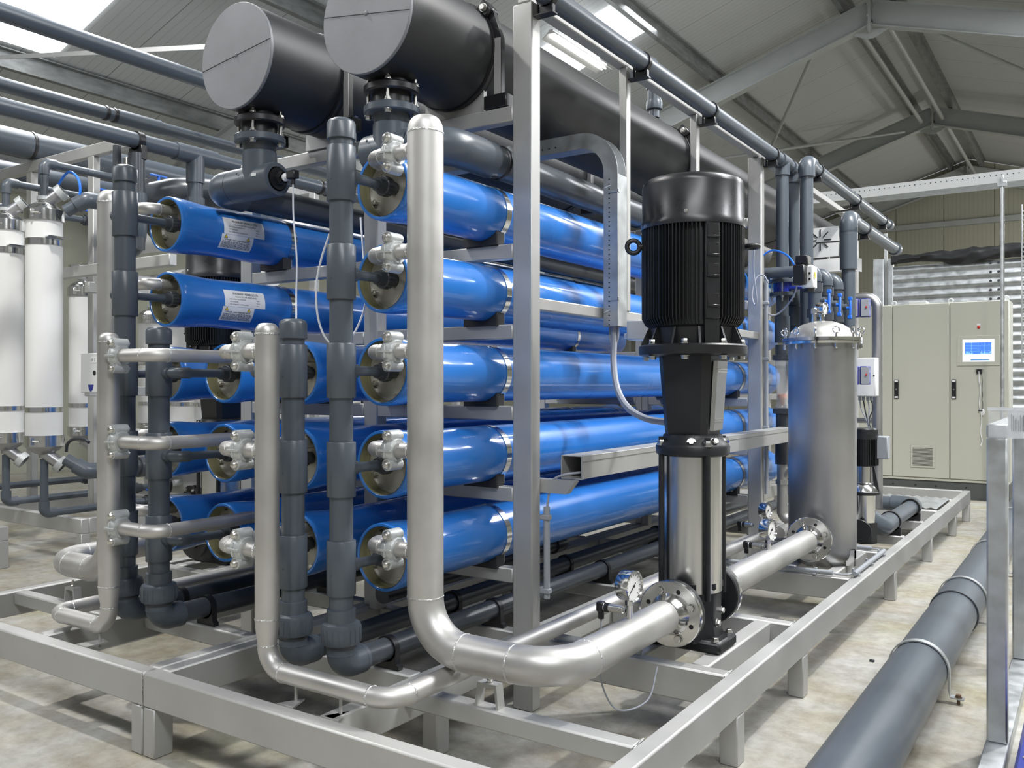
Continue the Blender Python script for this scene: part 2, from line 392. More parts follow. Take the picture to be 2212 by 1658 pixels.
def high_bay(x, y, z, power, label, kind='SPOT'):
    t = thing('high_bay_lamp', label, 'ceiling light', (x, y, z), 'pendant high-bay lamps')
    part('reflector', MB().lathe((x, y, z), (0, 0, 1), [(0, 0.24), (0.05, 0.23), (0.2, 0.12), (0.26, 0.09)], 32), 'galvanised', t)
    part('ballast', MB().cyl((x, y, z + 0.26), (x, y, z + 0.5), 0.08, n=20), 'grey_plastic', t)
    part('bulb', MB().lathe((x, y, z + 0.04), (0, 0, 1), [(0, 0), (0.01, 0.04), (0.06, 0.055), (0.16, 0.03)], 20), 'lamp_tube', t)
    part('hanger', MB().cyl((x, y, z + 0.5), (x, y, roof_z(x)), 0.006, n=6), 'galvanised', t)
    l = bpy.data.lights.new('high_bay_light', kind); l.energy = power; l.shadow_soft_size = 0.09
    if kind == 'SPOT': l.spot_size = math.radians(130); l.spot_blend = 0.6
    else: l.shadow_soft_size = 0.2
    l.color = (1.0, 0.98, 0.94)
    o = bpy.data.objects.new('high_bay_light', l); COL.objects.link(o); o.location = (x, y, z - 0.03)
high_bay(-4.6, 1.85, 5.7, 700, 'pendant high-bay lamp above the front of the left skid')
high_bay(0.6, 5.2, 5.5, 800, 'pendant high-bay lamp above the right-hand aisle')
high_bay(1.4, 20.5, 4.6, 420, 'unseen pendant lamp added to light the back of the hall', 'POINT')  # added out of view to light the back of the hall
high_bay(2.6, 23.0, 4.6, 420, 'unseen pendant lamp added to brighten the gable wall', 'POINT')  # second added lamp, unseen, lifts the gable wall
batten(-5.92, 9.75, 11.25, 5.83, 'long white fluorescent fitting hanging below the roof window beside the steel post')
# ------------------------------------------------------------------ perforated white cable tray across the hall and its hanger pole
t = thing('cable_tray', 'long white perforated cable tray spanning the hall above the control cabinet', 'cable tray', (-1.2, 10, 3.3))
ty, tz = 10.0, 3.28
part('web', MB().box(-3.2, 4.0, ty, ty + 0.004, tz, tz + 0.115, 0), 'white_paint', t)
m = MB()
for i in range(75): m.cyl((-3.1 + i * 0.05, ty - 0.002, tz + 0.075), (-3.1 + i * 0.05, ty + 0.001, tz + 0.075), 0.006, n=8)
part('slot', m, 'seam_black', t)['kind'] = 'stuff'
part('floor_pan', MB().box(-3.2, 4.0, ty + 0.004, ty + 0.3, tz, tz + 0.004, 0), 'galvanised', t)
part('web', MB().box(-3.2, 4.0, ty + 0.3, ty + 0.304, tz, tz + 0.115, 0), 'white_paint', t)
t = thing('hanger_pole', 'thin grey steel pole dropping from the white tray beside the cabinet screen', 'pole', (-0.79, 9.95, 0))
part('pole', MB().cyl((-0.79, 9.93, 0), (-0.79, 9.93, 3.26), 0.02, n=14), 'galvanised', t)
part('clamp', MB().box(-0.83, -0.75, 9.9, 9.985, 3.22, 3.27).box(-0.80, -0.78, 9.94, 9.98, 3.26, 3.34), 'galvanised', t)

# ================================================================== skid frames
ZT, BH, BW = 0.28, 0.115, 0.06          # beam top, height, width
JX = -2.682                             # joint between the two skids
XM, DY = -2.65, 0.03                    # mirror plane of the second (left) train
ROWZ = [1.931, 1.614, 1.297, 0.980, 0.663]
BEAMT = [1.80, 1.487, 1.170, 0.855, 0.540]
def beamY(x0, x1, y, h=BH, w=BW, zt=ZT): return MB().box(x0, x1, y, y + w, zt - h, zt, 0.006)
def beamX(x, y0, y1, h=BH, w=BW, zt=ZT): return MB().box(x, x + w, y0, y1, zt - h, zt, 0.006)
def leg(x, y, wx=0.062, wy=0.07): return MB().box(x, x + wx, y, y + wy, 0, ZT - BH, 0.004)
YF, YE = 1.764, 9.06
sk = thing('skid_frame', 'grey stainless box-section skid frame carrying the nearest vessel rack and big black pump', 'frame', (-1.8, 3, 0))
S_ = 'box_steel'
part('long_beam', MB().box(-1.037, -0.977, 1.3, YE, ZT - BH, ZT, 0.006), S_, sk)
part('front_beam', MB().box(JX, -0.977, YF, YF + BW, ZT - BH, ZT, 0.006), S_, sk)
part('long_beam', beamX(JX + 0.001, YF + BW, YE), S_, sk)
part('long_beam', beamX(-1.907, YF + BW, YE), S_, sk)
part('end_beam', beamY(JX + 0.06, -1.037, YE - BW), S_, sk)
for y, x0, h in ((2.135, -1.847, 0.06), (2.83, -1.847, BH), (3.58, -1.847, BH), (4.59, -1.847, BH), (5.41, -1.847, BH), (6.07, -1.847, 0.06), (6.80, -1.847, 0.06), (7.45, -1.847, BH), (8.25, -1.847, BH)):
    part('cross_beam', beamY(x0, -1.037, y, h), S_, sk)
for y in (2.24, 2.87, 3.80, 4.9, 6.0, 7.2): part('cross_beam', beamY(JX + 0.061, -1.907, y, 0.07), S_, sk)
for x in (-1.185, -1.43): part('pump_rail', beamX(x, 2.89, 3.58, 0.1, 0.068), S_, sk)
for x in (-1.185, -1.41): part('filter_rail', beamX(x, 4.65, 5.41, 0.08, 0.06), S_, sk)
for y in (2.785, 3.55, 5.45, 6.79, 8.07, 8.99): part('leg', leg(-1.04, y), S_, sk)
part('leg', leg(JX + 0.002, YF, 0.062, 0.075), S_, sk)
for y in (4.0, 6.2, 8.9): part('leg', leg(JX + 0.002, y), S_, sk)
for y in (2.3, 4.6, 6.9, 8.9): part('leg', leg(-1.905, y), S_, sk)
part('floor_plate', MB().add([(-1.85 + i * 0.0365, y, ZT + 0.006 + (0.012 if i % 2 else 0)) for i in range(23) for y in (7.5, 8.25)], [[2 * i, 2 * i + 2, 2 * i + 3, 2 * i + 1] for i in range(22)]), 'galvanised', sk, 'ribbed metal floor plate')
# rack
def rack(par, outer, inner, y, toph, heads=True):
    x0, x1 = outer
    part('post', MB().box(x0, x1, y, y + 0.062, 0.0, toph, 0.005), S_, par)
    part('post', MB().box(inner[0], inner[1], y, y + 0.062, ZT, 2.34, 0.005), S_, par)
    a, b = min(x1, inner[1]) if x0 > inner[0] else x1, max(x0, inner[0])
    a, b = (inner[1], x0) if x0 > inner[0] else (x1, inner[0])
    for z in BEAMT: part('rack_beam', MB().box(a, b, y, y + 0.05, z - 0.056, z, 0.004), S_, par)
    if heads: part('header_beam', MB().box(a, b, y, y + 0.05, 2.276, 2.336, 0.004), S_, par)
for y in (2.82, 5.56): rack(sk, (-1.885, -1.795), (-2.637, -2.587), y, 2.72)
rack(sk, (-1.885, -1.795), (-2.637, -2.587), 8.25, 2.72, True)
part('top_rail', MB().box(-1.862, -1.808, 2.82, 8.31, 2.72, 2.765, 0.004), S_, sk)
part('side_beam', MB().box(-1.862, -1.812, 2.882, 5.56, 1.545, 1.592, 0.004), S_, sk)
for y in (3.65, 4.50): part('thin_post', MB().box(-1.845, -1.805, y, y + 0.04, 1.592, 2.72, 0.004), S_, sk)
part('tray_arm', MB().prism([(-1.84, 2.885, 0.888), (-1.66, 2.885, 0.888), (-1.645, 2.885, 0.886), (-1.685, 2.885, 0.835), (-1.84, 2.885, 0.835)], (0, 0.035, 0)), S_, sk)
# weld seams on the visible corners
for x in (JX,): part('weld_seam', MB().cyl((x, YF - 0.0005, ZT - BH), (x, YF - 0.0005, ZT), 0.003, n=6), 'weld', sk)
for x, y in ((-1.037, 2.83), (-1.037, 3.58), (-1.037, 2.135), (-1.037, 4.59)):
    part('weld_seam', MB().sweep([(x, y - 0.002, ZT - 0.004), (x, y + 0.062, ZT + 0.001)], 0.003, 6), 'weld', sk)

sl = thing('skid_frame', 'grey stainless box-section skid frame under the left-hand vessel rack', 'frame', (-3.5, 3, 0))
XLB = -4.30
part('front_beam', MB().box(XLB, JX - 0.001, YF, YF + BW, ZT - BH, ZT, 0.006), S_, sl)
part('long_beam', beamX(JX - BW - 0.001, YF + BW, YE), S_, sl)
part('long_beam', beamX(XLB, YF + BW, YE), S_, sl)
part('long_beam', beamX(-3.455, YF + BW, YE), S_, sl)
part('end_beam', beamY(XLB, JX - BW, YE - BW), S_, sl)
for y, h in ((2.12, 0.06), (2.87, BH), (3.6, BH), (4.6, BH), (5.4, BH), (7.4, BH)): part('cross_beam', beamY(XLB + BW, -3.455, y, h), S_, sl)
for y in (2.24, 2.9, 3.83, 4.9, 6.0, 7.2): part('cross_beam', beamY(-3.395, JX - BW - 0.001, y, 0.07), S_, sl)
for x in (-4.17, -3.93): part('pump_rail', beamX(x, 2.93, 3.6, 0.1, 0.068), S_, sl)
part('leg', leg(JX - 0.066, YF, 0.062, 0.075), S_, sl)
for y in (1.8, 4.0, 6.2, 8.9): part('leg', leg(XLB, y), S_, sl)
for y in (4.0, 6.2, 8.9): part('leg', leg(JX - 0.066, y), S_, sl)
for y in (2.86, 5.6): rack(sl, (-3.535, -3.45), (-2.705, -2.655), y, 2.34)
rack(sl, (-3.535, -3.45), (-2.705, -2.655), 8.27, 2.34)

# ================================================================== blue membrane pressure vessels
VL = 4.12
def vessel_proto():
    t = thing('pressure_vessel', 'blue vessel', 'pressure vessel', (0, 0, 0), 'blue membrane pressure vessels')
    pr = [(0.072, 0.104), (0.004, 0.1045), (0, 0.107), (0, 0.1145), (0.004, 0.1168), (0.03, 0.1178), (0.06, 0.1172), (0.10, 0.1142), (0.15, 0.1098), (0.20, 0.1074), (0.26, 0.1072), (0.31, 0.1085), (0.36, 0.1098), (0.42, 0.110), (0.55, 0.1102)]
    half = pr[1:]
    full = half + [(1.2, 0.110), (2.06, 0.110), (2.9, 0.110)] + [(VL - a, r) for a, r in reversed(half)]
    part('shell', MB().lathe((0, 0, 0), (0, 1, 0), full, 56), 'blue_vessel', t)
    part('bore', MB().lathe((0, 0, 0), (0, 1, 0), [(0.075, 0.1043), (0.002, 0.1043)], 48), 'frp_inside', t)
    ep = part('end_plate', MB().lathe((0, 0, 0), (0, 1, 0), [(0.062, 0), (0.062, 0.1), (0.066, 0.1036), (0.085, 0.1036)], 48), 'end_plate', t)
    part('retaining_ring', MB().lathe((0, 0, 0), (0, 1, 0), [(0.048, 0.0985), (0.048, 0.1035), (0.062, 0.1038), (0.062, 0.0975), (0.048, 0.0985)], 48, a0=0.4, a1=5.6), 'bolt_steel', ep)
    for a in (2.2, 3.6, 5.0):
        c = Vector((math.cos(a) * 0.088, 0.045, math.sin(a) * 0.088)); m = MB().cyl(c, c + Vector((0, 0.02, 0)), 0.009, n=12)
        m.cyl(c + Vector((0, -0.001, 0)), c + Vector((0, 0.001, 0)), 0.0045, n=6); part('ring_screw', m, 'bolt_steel', ep)
    part('far_plate', MB().lathe((0, VL - 0.06, 0), (0, 1, 0), [(0, 0), (0, 0.104)], 32), 'end_plate', t)
    for y in (0.614, 3.354):
        pts = []
        for i in range(33):
            a = math.radians(-52 + i * (284 / 32)); pts.append((math.cos(a) * 0.1115, math.sin(a) * 0.1115))
        m = MB(); vs = []; fs = []
        for (px_, pz) in pts:
            q = Vector((px_, 0, pz)).normalized() * 0.0016
            for s in (-1, 1): vs += [(px_, y + s * 0.0165, pz), (px_ + q.x, y + s * 0.0165, pz + q.z)]
        for i in range(len(pts) - 1):
            b = 4 * i
            fs += [[b, b + 4, b + 5, b + 1], [b + 2, b + 3, b + 7, b + 6], [b + 1, b + 5, b + 7, b + 3], [b, b + 2, b + 6, b + 4]]
        m.add(vs, fs)
        st = part('strap', m, 'polished_steel', t)
        for s in (-1, 1):
            x = s * 0.072; g = MB().box(x - 0.004, x + 0.004, y - 0.0165, y + 0.0165, -0.118, -0.083, 0.001); g.cyl((x, y, -0.14), (x, y, -0.112), 0.0042, n=8).hexbolt((x, y, -0.131), (0, 0, 1), 0.008, 0.008)
            part('strap_bolt', g, 'bolt_steel', st)
        poly = [(-0.08, y - 0.044, -0.1305), (0.08, y - 0.044, -0.1305), (0.08, y - 0.044, -0.087)]
        for i in range(11):
            a = math.radians(-44 - i * 9.2); poly.append((math.cos(a) * 0.1118, y - 0.044, math.sin(a) * 0.1118))
        poly.append((-0.08, y - 0.044, -0.087))
        part('saddle', MB().prism(poly, (0, 0.05, 0)), 'rubber', t)
    return t
vp = vessel_proto()
RW = ['top', 'second', 'third', 'fourth', 'bottom']
first = True; VES = {}
def put_vessel(x, y, z, label):
    global first
    if first: vp.location = (x, y, z); vp['label'] = label; first = False; return vp
    return dup(vp, (x, y, z), label)
VX = {'A': (-2.03, 2.236), 'B': (-2.45, 2.236), 'C': (-2.90, 2.262), 'D': (-3.275, 2.262)}
for i, z in enumerate(ROWZ):
    VES['A', i] = put_vessel(*VX['A'], z, 'blue pressure vessel in the %s row, open end behind the tallest steel riser' % RW[i])
for i, z in enumerate(ROWZ[2:]):
    VES['B', i + 2] = put_vessel(*VX['B'], z, 'blue pressure vessel in the %s row, half hidden behind the two middle grey plastic risers' % RW[i + 2])
    VES['C', i + 2] = put_vessel(*VX['C'], z, 'blue pressure vessel in the %s row, mouth just left of the short middle steel riser' % RW[i + 2])
for i, z in enumerate(ROWZ):
    VES['D', i] = put_vessel(*VX['D'], z, ('blue pressure vessel with white maker label in the %s row of the left rack' if i < 2 else 'blue pressure vessel in the %s row of the left rack, behind the left grey risers') % RW[i])
# printed labels on the two upper left vessels
def on_vessel(o, u, a, lift):     # u along the vessel, a angle above the horizontal on the +X side
    r = (0.1076 if u < 0.28 else 0.1082 if u < 0.33 else 0.1096) + lift
    r = 0.1075 + max(0.0, min(1, (u - 0.26) / 0.15)) * 0.0026 + lift
    return Vector((math.cos(a) * r, u, math.sin(a) * r))
def curved_patch(u0, u1, a0, a1, lift, nu=10, na=10):
    m = MB(); vs = [on_vessel(None, u0 + (u1 - u0) * i / nu, a0 + (a1 - a0) * j / na, lift) for i in range(nu + 1) for j in range(na + 1)]
    return m.add(vs, [[i * (na + 1) + j, (i + 1) * (na + 1) + j, (i + 1) * (na + 1) + j + 1, i * (na + 1) + j + 1] for i in range(nu) for j in range(na)])
def curved_text(m, txt, size, u, a, align='LEFT', bold=False, lift=0.0012):
    vs, fs = text_mesh(txt, size, align, bold)
    return m.add([on_vessel(None, u + v.x, a + v.y / 0.109, lift) for v in vs], fs)
def put_local(name, mb, m, parent):
    o = bpy.data.objects.new(name, mb.build(name, m)); COL.objects.link(o); o.parent = parent; return o
for i in (0, 1):
    root = VES['D', i]; du = 0.0 if i == 0 else 0.004
    rd = math.radians
    lab = put_local('maker_label', curved_patch(0.215 + du, 0.435 + du, rd(-9), rd(31), 0.0006), 'label_white', root)
    lab['label'] = 'white printed maker label'
    m = MB(); curved_text(m, 'PHOENIX VESSELS LTD', 0.0135, 0.33 + du, rd(20), 'CENTER', True)
    curved_text(m, 'GLOUCESTER ENGLAND', 0.0105, 0.33 + du, rd(13), 'CENTER')
    for k2, (a, b) in enumerate((('MAX OPERATING PRESSURE', '300psi'), ('TEST PRESSURE', '450 psi'), ('MAX OPERATING TEMPERATURE', '45\u00b0C'))):
        curved_text(m, a, 0.0068, 0.24 + du, rd(7.5 - 6 * k2)); curved_text(m, b, 0.0068, 0.385 + du, rd(7.5 - 6 * k2))
    put_local('lettering', m, 'ink', lab)
    lab2 = put_local('warning_label', curved_patch(0.205 + du, 0.375 + du, rd(-46), rd(-9.5), 0.0006), 'label_white', root)
    lab2['label'] = 'white danger label with two yellow triangles'
    m = MB(); curved_text(m, 'DANGER - HIGH PRESSURE DEVICE', 0.0085, 0.29 + du, rd(-23.5), 'CENTER', True)
    for k2 in range(7):
        a = rd(-27 - 2.5 * k2)
        x0 = 0.213
        while x0 < 0.36:
            ln = random.uniform(0.006, 0.02); e = min(x0 + ln, 0.366)
            vs = [on_vessel(None, uu + du, aa, 0.0012) for uu, aa in ((x0, a), (e, a), (e, a + rd(1.1)), (x0, a + rd(1.1)))]; m.add(vs, [[0, 1, 2, 3]]); x0 = e + 0.0035
    put_local('lettering', m, 'ink', lab2)
    for uc in (0.228, 0.347):
        for sc, mt, lf in ((0.012, 'ink', 0.001), (0.0085, 'yellow', 0.0014)):
            g = MB().add([on_vessel(None, uc + du + sc * math.sin(2 * PI * j / 3), rd(-16) + sc * math.cos(2 * PI * j / 3) / 0.109, lf) for j in range(3)], [[0, 1, 2]])
            put_local('warning_triangle', g, mt, lab2)

# ================================================================== grey PVC permeate risers
def pvc_riser(label, x, y, rows, ztop, zrun, tx, plate_y, run_to, r=0.038, clips=(), union_z=0.455):
    t = thing('plastic_riser', label, 'pipe', (x, y, zrun), 'grey plastic collecting risers in front of the vessels')
    part('riser_pipe', MB().cyl((x, y, zrun + 0.06), (x, y, ztop - 0.02), r, n=28), 'pvc', t)
    part('end_cap', MB().lathe((x, y, ztop), (0, 0, -1), [(0, 0), (0, r * 0.75), (0.006, r * 1.08), (0.016, r * 1.22), (0.066, r * 1.22), (0.068, r)], 28), 'pvc', t)
    for z in rows:
        sv = part('tee_sleeve', MB().lathe((x, y, z - 0.088), (0, 0, 1), [(0, r), (0, r * 1.2), (0.002, r * 1.235), (0.174, r * 1.235), (0.176, r * 1.2), (0.176, r)], 28), 'pvc', t)
        part('moulded_stud', MB().cyl((x, y - r * 1.2, z - 0.02), (x, y - r * 1.26, z - 0.02), 0.004, n=8), 'pvc', sv)
        pts = [(x, y, z), (x, plate_y - 0.02, z)] if abs(tx - x) < 0.01 else [(x, y, z), (tx, y, z), (tx, plate_y - 0.02, z)]
        path = fillet(pts, 0.03) if len(pts) > 2 else pts
        br = part('branch_pipe', MB().sweep(path, 0.0165, 16), 'pvc', t)
        part('branch_socket', MB().cyl((x, y, z), Vector((x, y, z)) + (Vector(pts[1]) - Vector(pts[0])).normalized() * (r * 1.235 + 0.022), 0.0225, n=18), 'pvc', br)
        if len(pts) > 2:
            e = Vector((tx, y, z)); d = (Vector(pts[1]) - Vector(pts[0])).normalized()
            part('branch_elbow', MB().sweep(fillet([e - d * 0.04, e, e + Vector((0, 0.045, 0))], 0.026), 0.0215, 18), 'pvc', br)
        u = Vector((tx, plate_y - 0.075, z))
        part('union_nut', MB().lathe(u, (0, 1, 0), [(-0.012, 0.0165), (-0.012, 0.024), (0.012, 0.025), (0.012, 0.031), (0.014, 0.033), (0.044, 0.033), (0.046, 0.03), (0.046, 0.0235), (0.078, 0.0235), (0.078, 0.01)], 24), 'pvc_dark', br)
        g = MB()
        for k2 in range(16):
            a = 2 * PI * k2 / 16; c = u + Vector((math.cos(a) * 0.033, 0.029, math.sin(a) * 0.033)); g.obox(c, (math.cos(a) * 0.0016, 0, math.sin(a) * 0.0016), (0, 0.014, 0), (-math.sin(a) * 0.0022, 0, math.cos(a) * 0.0022), 0.0004)
        part('union_ribs', g, 'pvc_dark', br)
    z = union_z
    part('union_collar', MB().lathe((x, y, z), (0, 0, 1), [(0.03, r), (0.03, r * 1.22), (0.075, r * 1.22), (0.077, r)], 28), 'pvc', t)
    un = part('union_nut', MB().lathe((x, y, z), (0, 0, 1), [(-0.035, r * 1.2), (-0.034, r * 1.6), (-0.028, r * 1.68), (0.02, r * 1.68), (0.03, r * 1.58), (0.036, r * 1.2)], 36), 'pvc', t)
    g = MB()
    for k2 in range(20):
        a = 2 * PI * k2 / 20; c = Vector((x + math.cos(a) * r * 1.69, y + math.sin(a) * r * 1.69, z - 0.004)); g.obox(c, (math.cos(a) * 0.0015, math.sin(a) * 0.0015, 0), (-math.sin(a) * 0.0016, math.cos(a) * 0.0016, 0), (0, 0, 0.022), 0.0004)
    part('union_ribs', g, 'pvc', un)
    part('union_collar', MB().lathe((x, y, z), (0, 0, 1), [(-0.05, r * 1.25), (-0.045, r * 1.32), (-0.035, r * 1.32)], 28), 'pvc_dark', t)
    el = part('elbow', MB().sweep(fillet([(x, y, z - 0.05), (x, y, zrun), (x, y + 0.095, zrun)], 0.046, 10), r * 1.24, 28), 'pvc', t)
    part('elbow_lip', MB().ring((x, y, z - 0.068), (0, 0, 1), r * 1.24, 0.002, 0.0012), 'pvc', el)
    part('elbow_lip', MB().ring((x, y + 0.082, zrun), (0, 1, 0), r * 1.24, 0.002, 0.0012), 'pvc', el)
    part('outlet_pipe', MB().cyl((x, y + 0.06, zrun), (x, run_to, zrun), r, n=28), 'pvc_dark', t)
    for cy in clips:
        g = MB().lathe((x, cy, zrun), (0, 1, 0), [(-0.012, r), (-0.012, r + 0.007), (0.012, r + 0.007), (0.012, r)], 28)
        g.prism([(x - 0.05, cy - 0.012, ZT), (x + 0.058, cy - 0.012, ZT), (x + 0.058, cy - 0.012, ZT + 0.014), (x + r + 0.008, cy - 0.012, ZT + 0.02), (x + r + 0.006, cy - 0.012, zrun), (x - r - 0.006, cy - 0.012, zrun), (x - r - 0.008, cy - 0.012, ZT + 0.02), (x - 0.05, cy - 0.012, ZT + 0.014)], (0, 0.024, 0))
        part('pipe_clip', g, 'black_plastic', t)
    return t
pvc_riser('tall grey plastic riser left of the tall steel riser, five tees', -2.03, 2.043, ROWZ, 2.108, 0.348, -2.03, 2.298, 6.6, clips=(2.266, 2.896, 3.83, 4.93))
pvc_riser('short grey plastic riser right of the short middle steel riser', -2.24, 2.03, ROWZ[2:], 1.472, 0.350, -2.44, 2.298, 6.6, clips=(2.27, 2.9, 3.83, 4.93))
pvc_riser('tall grey plastic riser at far left, in front of the labelled vessels', -3.225, 2.045, ROWZ, 2.125, 0.352, -3.255, 2.324, 6.6, clips=(2.3, 2.93), r=0.0395)
pvc_riser('short grey plastic riser at left with elbowed branches to its right', -3.010, 2.05, ROWZ[2:], 1.475, 0.352, -2.885, 2.324, 6.6, clips=(2.27, 2.93, 3.86), r=0.0395)

# ================================================================== stainless feed / concentrate risers
def coupling(par, c, ax, r):
    """two-piece grooved clamp on a pipe of radius r, bolts above and below, facing -Y"""
    c = Vector(c)
    cp = part('clamp_coupling', MB().lathe(c, ax, [(-0.022, r), (-0.024, r + 0.010), (-0.014, r + 0.016), (0.014, r + 0.016), (0.024, r + 0.010), (0.022, r)], 26), 'cast_grey', par)
    for s in (-1, 1):
        g = MB(); zc = c.z + s * (r + 0.021); y = c.y
        poly = [(c.x + 0.021 * math.cos(a), y - 0.030, zc + 0.019 * math.sin(a)) for a in [2 * PI * i / 14 for i in range(14)]]
        g.prism(poly, (0, 0.058, 0))
        g.box(c.x - 0.019, c.x + 0.019, y - 0.024, y + 0.024, min(zc, c.z + s * r * 0.7), max(zc, c.z + s * r * 0.7), 0.003)
        part('bolt_pad', g, 'cast_grey', cp)
    g = MB().box(c.x - 0.028, c.x + 0.026, c.y - r - 0.019, c.y - r - 0.010, c.z - 0.004, c.z + 0.004, 0.001)
    g.box(c.x - 0.004, c.x + 0.002, c.y - r - 0.0185, c.y - r - 0.01, c.z - 0.022, c.z + 0.022, 0.001)
    part('raised_ribs', g, 'cast_grey', cp)
    for s in (-1, 1):
        zc = c.z + s * (r + 0.021)
        part('bolt', MB().lathe((c.x, c.y - 0.030, zc), (0, -1, 0), [(-0.07, 0), (-0.07, 0.006), (0, 0.006), (0, 0.0145), (0.006, 0.014), (0.013, 0.009), (0.015, 0)], 18), 'bolt_steel', cp)
    return cp
def steel_riser(label, x, y, R, rows, ztop, zrun, px, plate_y, side, br_dz=0.062, reducer=None, r2=None, xrun=None, bend=0.152, run_to=2.9, rb=0.0248, cx_frac=0.55, tall_cap=0.055):
    """side = -1: branches leave towards -X ; +1: towards +X.   px = port x of the vessel column"""
    t = thing('steel_riser', label, 'pipe', (x, y, zrun), 'stainless feed risers in front of the vessels')
    r2 = r2 or R; zb = zrun + bend
    zt = reducer[0] if reducer else zb
    part('riser_pipe', MB().cyl((x, y, zt), (x, y, ztop - tall_cap), R, n=36), 'pipe_steel', t)
    part('end_cap', MB().lathe((x, y, ztop - tall_cap), (0, 0, 1), [(0, R)] + [(tall_cap * math.sin(a), R * (math.cos(a) ** 0.55 if a < PI / 2 - 0.01 else 0)) for a in [PI / 2 * i / 9 for i in range(1, 10)]], 36), 'pipe_steel', t)
    part('weld_bead', MB().ring((x, y, ztop - tall_cap), (0, 0, 1), R, 0.0035, 0.002), 'weld', t)
    for z in rows:
        zb_ = z + br_dz
        path = fillet([(x, y, zb_), (px, y, zb_), (px, plate_y, zb_)], 0.057 if abs(px - x) < 0.35 else 0.057, 8)
        br = part('branch_pipe', MB().sweep(path, rb, 20), 'pipe_steel', t)
        part('weld_bead', MB().ring((x + side * (R + 0.003), y, zb_), (side, 0, 0), rb, 0.004, 0.004), 'weld', br)
        part('weld_bead', MB().ring((px - side * 0.057, y, zb_), (side, 0, 0), rb, 0.002, 0.0012), 'weld', br)
        part('weld_bead', MB().ring((px, y + 0.057, zb_), (0, 1, 0), rb, 0.002, 0.0012), 'weld', br)
        coupling(t, (x + (px - x) * cx_frac, y, zb_), (1, 0, 0), rb)
    if reducer:
        part('reducer', MB().lathe((x, y, reducer[0]), (0, 0, -1), [(0, R), ((reducer[0] - reducer[1]) * .25, R * .985), ((reducer[0] - reducer[1]) * .8, r2 * 1.02), (reducer[0] - reducer[1], r2)], 32), 'pipe_steel', t)
        part('weld_bead', MB().ring((x, y, reducer[0]), (0, 0, 1), R, 0.0035, 0.002), 'weld', t)
    part('weld_bead', MB().ring((x, y, zb), (0, 0, 1), r2, 0.0035, 0.002), 'weld', t)
    pts = fillet([(x, y, (reducer[1] if reducer else zb)), (x, y, zrun), (xrun, y, zrun), (xrun, run_to, zrun)], bend, 12)
    part('elbow_run', MB().sweep(pts, r2, 36), 'pipe_steel', t)
    s = 1 if xrun > x else -1
    for c, a in (((x + s * bend, y, zrun), (1, 0, 0)), ((xrun - s * bend, y, zrun), (1, 0, 0)), ((xrun, y + bend, zrun), (0, 1, 0))):
        part('weld_bead', MB().ring(c, a, r2, 0.0035, 0.002), 'weld', t)
    return t
def stool(par, x, y, ztop, w=0.07):
    g = MB().prism([(x - w * .62, y, ZT), (x - w * .5, y, ztop), (x + w * .5, y, ztop), (x + w * .62, y, ZT), (x + w * .5, y, ZT), (x + w * .38, y, ztop - 0.012), (x - w * .38, y, ztop - 0.012), (x - w * .5, y, ZT)], (0, 0.035, 0))
    st = part('support_stool', g, 'box_steel', par)
    part('bolt', MB().cyl((x, y + 0.017, ztop), (x, y + 0.017, ztop + 0.03), 0.005, n=8).hexbolt((x, y + 0.017, ztop), (0, 0, 1), 0.009, 0.009), 'bolt_steel', st)
t1 = steel_riser('tallest steel riser in front, curving down towards the big pump', -1.752, 2.13, 0.057, ROWZ, 2.094, 0.438, -1.995, 2.30, -1, xrun=-1.265, run_to=2.86)
stool(t1, -1.53, 2.148, 0.352)
t2 = steel_riser('short middle steel riser with reduced bottom bend', -2.181, 1.869, 0.038, ROWZ[2:], 1.447, 0.3565, -2.415, 2.30, -1, reducer=(0.515, 0.427), r2=0.0302, xrun=-1.66, bend=0.076, run_to=5.3, tall_cap=0.035, cx_frac=0.5)
for x in (-2.05, -1.86): part('support_tab', MB().prism([(x - 0.035, 1.824, ZT), (x + 0.035, 1.824, ZT), (x + 0.005, 1.90, ZT)], (0, 0, -0.006)).cyl((x, 1.869, ZT - 0.01), (x, 1.869, 0.327), 0.005, n=8), 'box_steel', t2)
t3 = steel_riser('tall steel riser at far left feeding the labelled vessels', -3.558, 2.19, 0.056, ROWZ, 2.094, 0.44, -3.30, 2.324, 1, xrun=-4.02, run_to=2.9, cx_frac=0.45)
stool(t3, -3.8, 2.14, 0.352)
t4 = steel_riser('short steel riser at left with long branches to the right', -3.075, 1.885, 0.038, ROWZ[2:], 1.447, 0.345, -2.80, 2.324, 1, reducer=(0.50, 0.42), r2=0.0302, xrun=-3.47, bend=0.076, run_to=5.3, tall_cap=0.035, cx_frac=0.24)
part('support_tab', MB().prism([(-3.19, 1.824, ZT), (-3.12, 1.824, ZT), (-3.12, 1.91, ZT), (-3.17, 1.92, ZT)], (0, 0, -0.006)).cyl((-3.135, 1.885, ZT - 0.02), (-3.135, 1.885, 0.315), 0.005, n=8), 'box_steel', t4)

